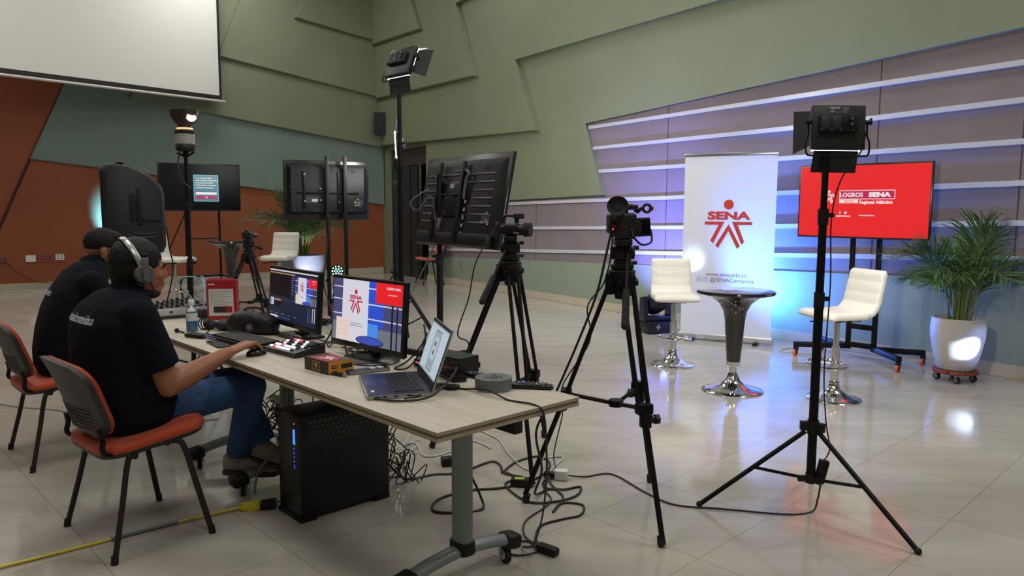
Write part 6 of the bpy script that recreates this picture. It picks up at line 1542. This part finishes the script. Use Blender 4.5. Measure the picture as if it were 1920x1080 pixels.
# floor cords right of the table
dr_ = mat('dark_brown_cord', (34, 24, 24), .45)
cord('floor_cable', 'thick dark cord curling on the floor from tower to the tripod foot', [fp(-.64, 3.76, .14), fp(-.56, 3.85, .02), fp(-.42, 3.95), fp(-.28, 3.98), fp(-.12, 4.16), fp(-.06, 4.10), fp(-.04, 3.98), fp(.06, 3.92)], .0065, dr_)
cord('floor_cable', 'dark cord making a wide oval loop left of the table leg', [fp(-.33, 3.30, .70), fp(-.30, 3.34, .5), fp(-.22, 3.45, .25), fp(-.15, 3.52, .06), fp(-.14, 3.48), fp(-.26, 3.44), fp(-.37, 3.46), fp(-.36, 3.60), fp(-.22, 3.72), fp(-.02, 3.77), fp(.15, 3.92), fp(.22, 4.12), fp(.16, 4.26), fp(.03, 4.16), fp(-.05, 3.98)], .0065, dr_)
cord('floor_cable', 'dark cord running across the floor past the tripod foot to the white plug', [fp(-.04, 4.0), fp(.03, 3.90), fp(-.03, 3.80), fp(.08, 3.58), fp(.22, 3.58), fp(.33, 3.66), fp(.36, 3.78), fp(.27, 3.74), fp(.18, 3.76), fp(.17, 3.84), fp(.205, 3.90, .02)], .006, dr_)
cord('floor_cable', 'black cord running from the white plug to the right foreground light stand', [fp(.30, 3.91, .02), fp(.40, 3.93), fp(.55, 3.97), fp(.68, 3.72), fp(.80, 3.55), fp(1.02, 3.50), fp(1.30, 3.44), fp(1.44, 3.47), fp(1.475, 3.49, .06), fp(1.485, 3.488, .14)], .0045)
cord('floor_cable', 'black cord rising from the white plug up to the centre foreground camera', [fp(.235, 3.90), fp(.25, 3.95, .02), fp(.235, 4.02, .10), fp(.27, 3.86, .38), fp(.26, 3.75, .55), fp(.38, 3.62, .80), fp(.36, 3.55, .98), fp(.43, 3.50, 1.10), fp(.462, 3.49, 1.26), fp(.455, 3.47, 1.40)], .0036)
cord('camera_cable', 'thick black cable running down the left leg of the centre foreground tripod', [fp(.47, 3.49, 1.40), fp(.43, 3.46, 1.22), fp(.39, 3.45, 1.05), fp(.31, 3.48, .82), fp(.20, 3.50, .55), fp(.12, 3.52, .38), fp(.15, 3.55, .18), fp(.12, 3.62, .03), fp(.2, 3.75), fp(.27, 3.74)], .006)
cord('camera_cable', 'black cable hanging from the camcorder down behind its tripod', [fp(-.08, 4.24, 1.36), fp(-.20, 4.2, 1.15), fp(-.24, 4.16, .95), fp(-.30, 4.12, .75), fp(-.24, 4.15, .68), fp(-.30, 4.1, .45), fp(-.33, 4.08, .30), fp(-.30, 4.2, .02)], .004)
t = thing('adapter_box', 'black inline adapter with yellow-green label on the floor by the tripod foot', 'adapter', (.055, 3.80, 0), R(-8))
b = MB(); b.box((0, 0, .022), (.11, .055, .042), bev=.004); b.build('case', black_plastic, t)
b = MB(); b.box((-.01, -.004, .0435), (.05, .025, .001)); b.build('label', mat('lime_label', (176, 206, 66), .5), t, 0)
t = thing('adapter_box', 'small black inline adapter alone on the floor right of the table wheel', 'adapter', (.155, 3.03, 0), R(-38))
b = MB(); b.box((0, 0, .018), (.10, .045, .034), bev=.010, seg=3); b.build('case', black_plastic, t)
cord('floor_cable', 'black cord with a loop ending at the lone adapter near the table wheel', [fp(.135, 3.065, .014), fp(.11, 3.16), fp(.14, 3.30), fp(.24, 3.37), fp(.33, 3.42), fp(.35, 3.54), fp(.25, 3.56), fp(.20, 3.45), fp(.26, 3.62), fp(.24, 3.72), fp(.21, 3.82), fp(.205, 3.89, .02)], .0055)
cord('floor_cable', 'thin black cord looping flat on the floor left of the lone adapter', [fp(.125, 3.055, .015), fp(.09, 3.13), fp(-.01, 3.13), fp(-.04, 3.06), fp(.03, 3.0), fp(.115, 3.04, .012), fp(.06, 3.2), fp(.07, 3.35), fp(.17, 3.52), fp(.20, 3.62), fp(.17, 3.75), fp(.20, 3.88, .02)], .004)
t = thing('power_plug', 'white multi plug on the floor beside the centre foreground tripod', 'plug', (.27, 3.90, 0), R(-12))
b = MB(); b.box((0, 0, .028), (.07, .055, .052), bev=.006); b.build('body', white_plastic, t)
b = MB(); b.box((-.065, .0, .022), (.06, .035, .034), bev=.008); b.build('black_plug', black_plastic, t)
cord('floor_cable', 'white cable curving on the floor beyond the table leg to the white plug', [fp(-.33, 4.9), fp(-.1, 4.62), fp(-.02, 4.32), fp(.07, 4.06), fp(.14, 4.05), fp(.16, 4.2), fp(.3, 4.25), fp(.22, 4.02), fp(.25, 3.92)], .0055, cable_white)
cord('floor_cable', 'white cable in loose curls on the floor below the middle of the table', [fp(-.95, 4.6), fp(-.75, 4.35), fp(-.6, 4.5), fp(-.5, 4.25), fp(-.35, 4.35), fp(-.25, 4.55), fp(-.12, 4.4)], .0055, cable_white)
t = thing('adapter_box', 'black adapter lying behind the tower under the table', 'adapter', (-.33, 4.12, 0), R(15))
b = MB(); b.box((0, 0, .025), (.13, .06, .048), bev=.006); b.build('case', black_plastic, t)
cord('floor_cable', 'white cord on the floor behind the right stool and television stand', [fp(3.1, 7.9), fp(2.75, 7.6), fp(3.1, 7.35), fp(2.9, 7.0), fp(2.65, 7.0)], .005, cable_white)
# large stand cables
cord('screen_cable', 'pale thin cable hanging from the big tilted television down its pole', [Vector((-.76, 6.9, 1.62)), Vector((-.92, 6.86, 1.50)), Vector((-.86, 6.84, 1.42)), Vector((-.74, 6.84, 1.55)), Vector((-.705, 6.88, 1.35)), Vector((-.70, 6.88, 1.15)), Vector((-.85, 6.8, .8)), Vector((-1.0, 6.6, .5)), Vector((-1.1, 6.3, .05))], .006, mat('grey_flex', (70, 72, 74), .4))
cord('screen_cable', 'dark cable hanging between the posts of the left turned-away television', [Vector((-2.25, 9.25, 1.3)), Vector((-2.27, 9.2, .9)), Vector((-2.3, 9.15, .5)), Vector((-2.2, 9.1, .15)), Vector((-2.25, 9.0, .01))], .008)
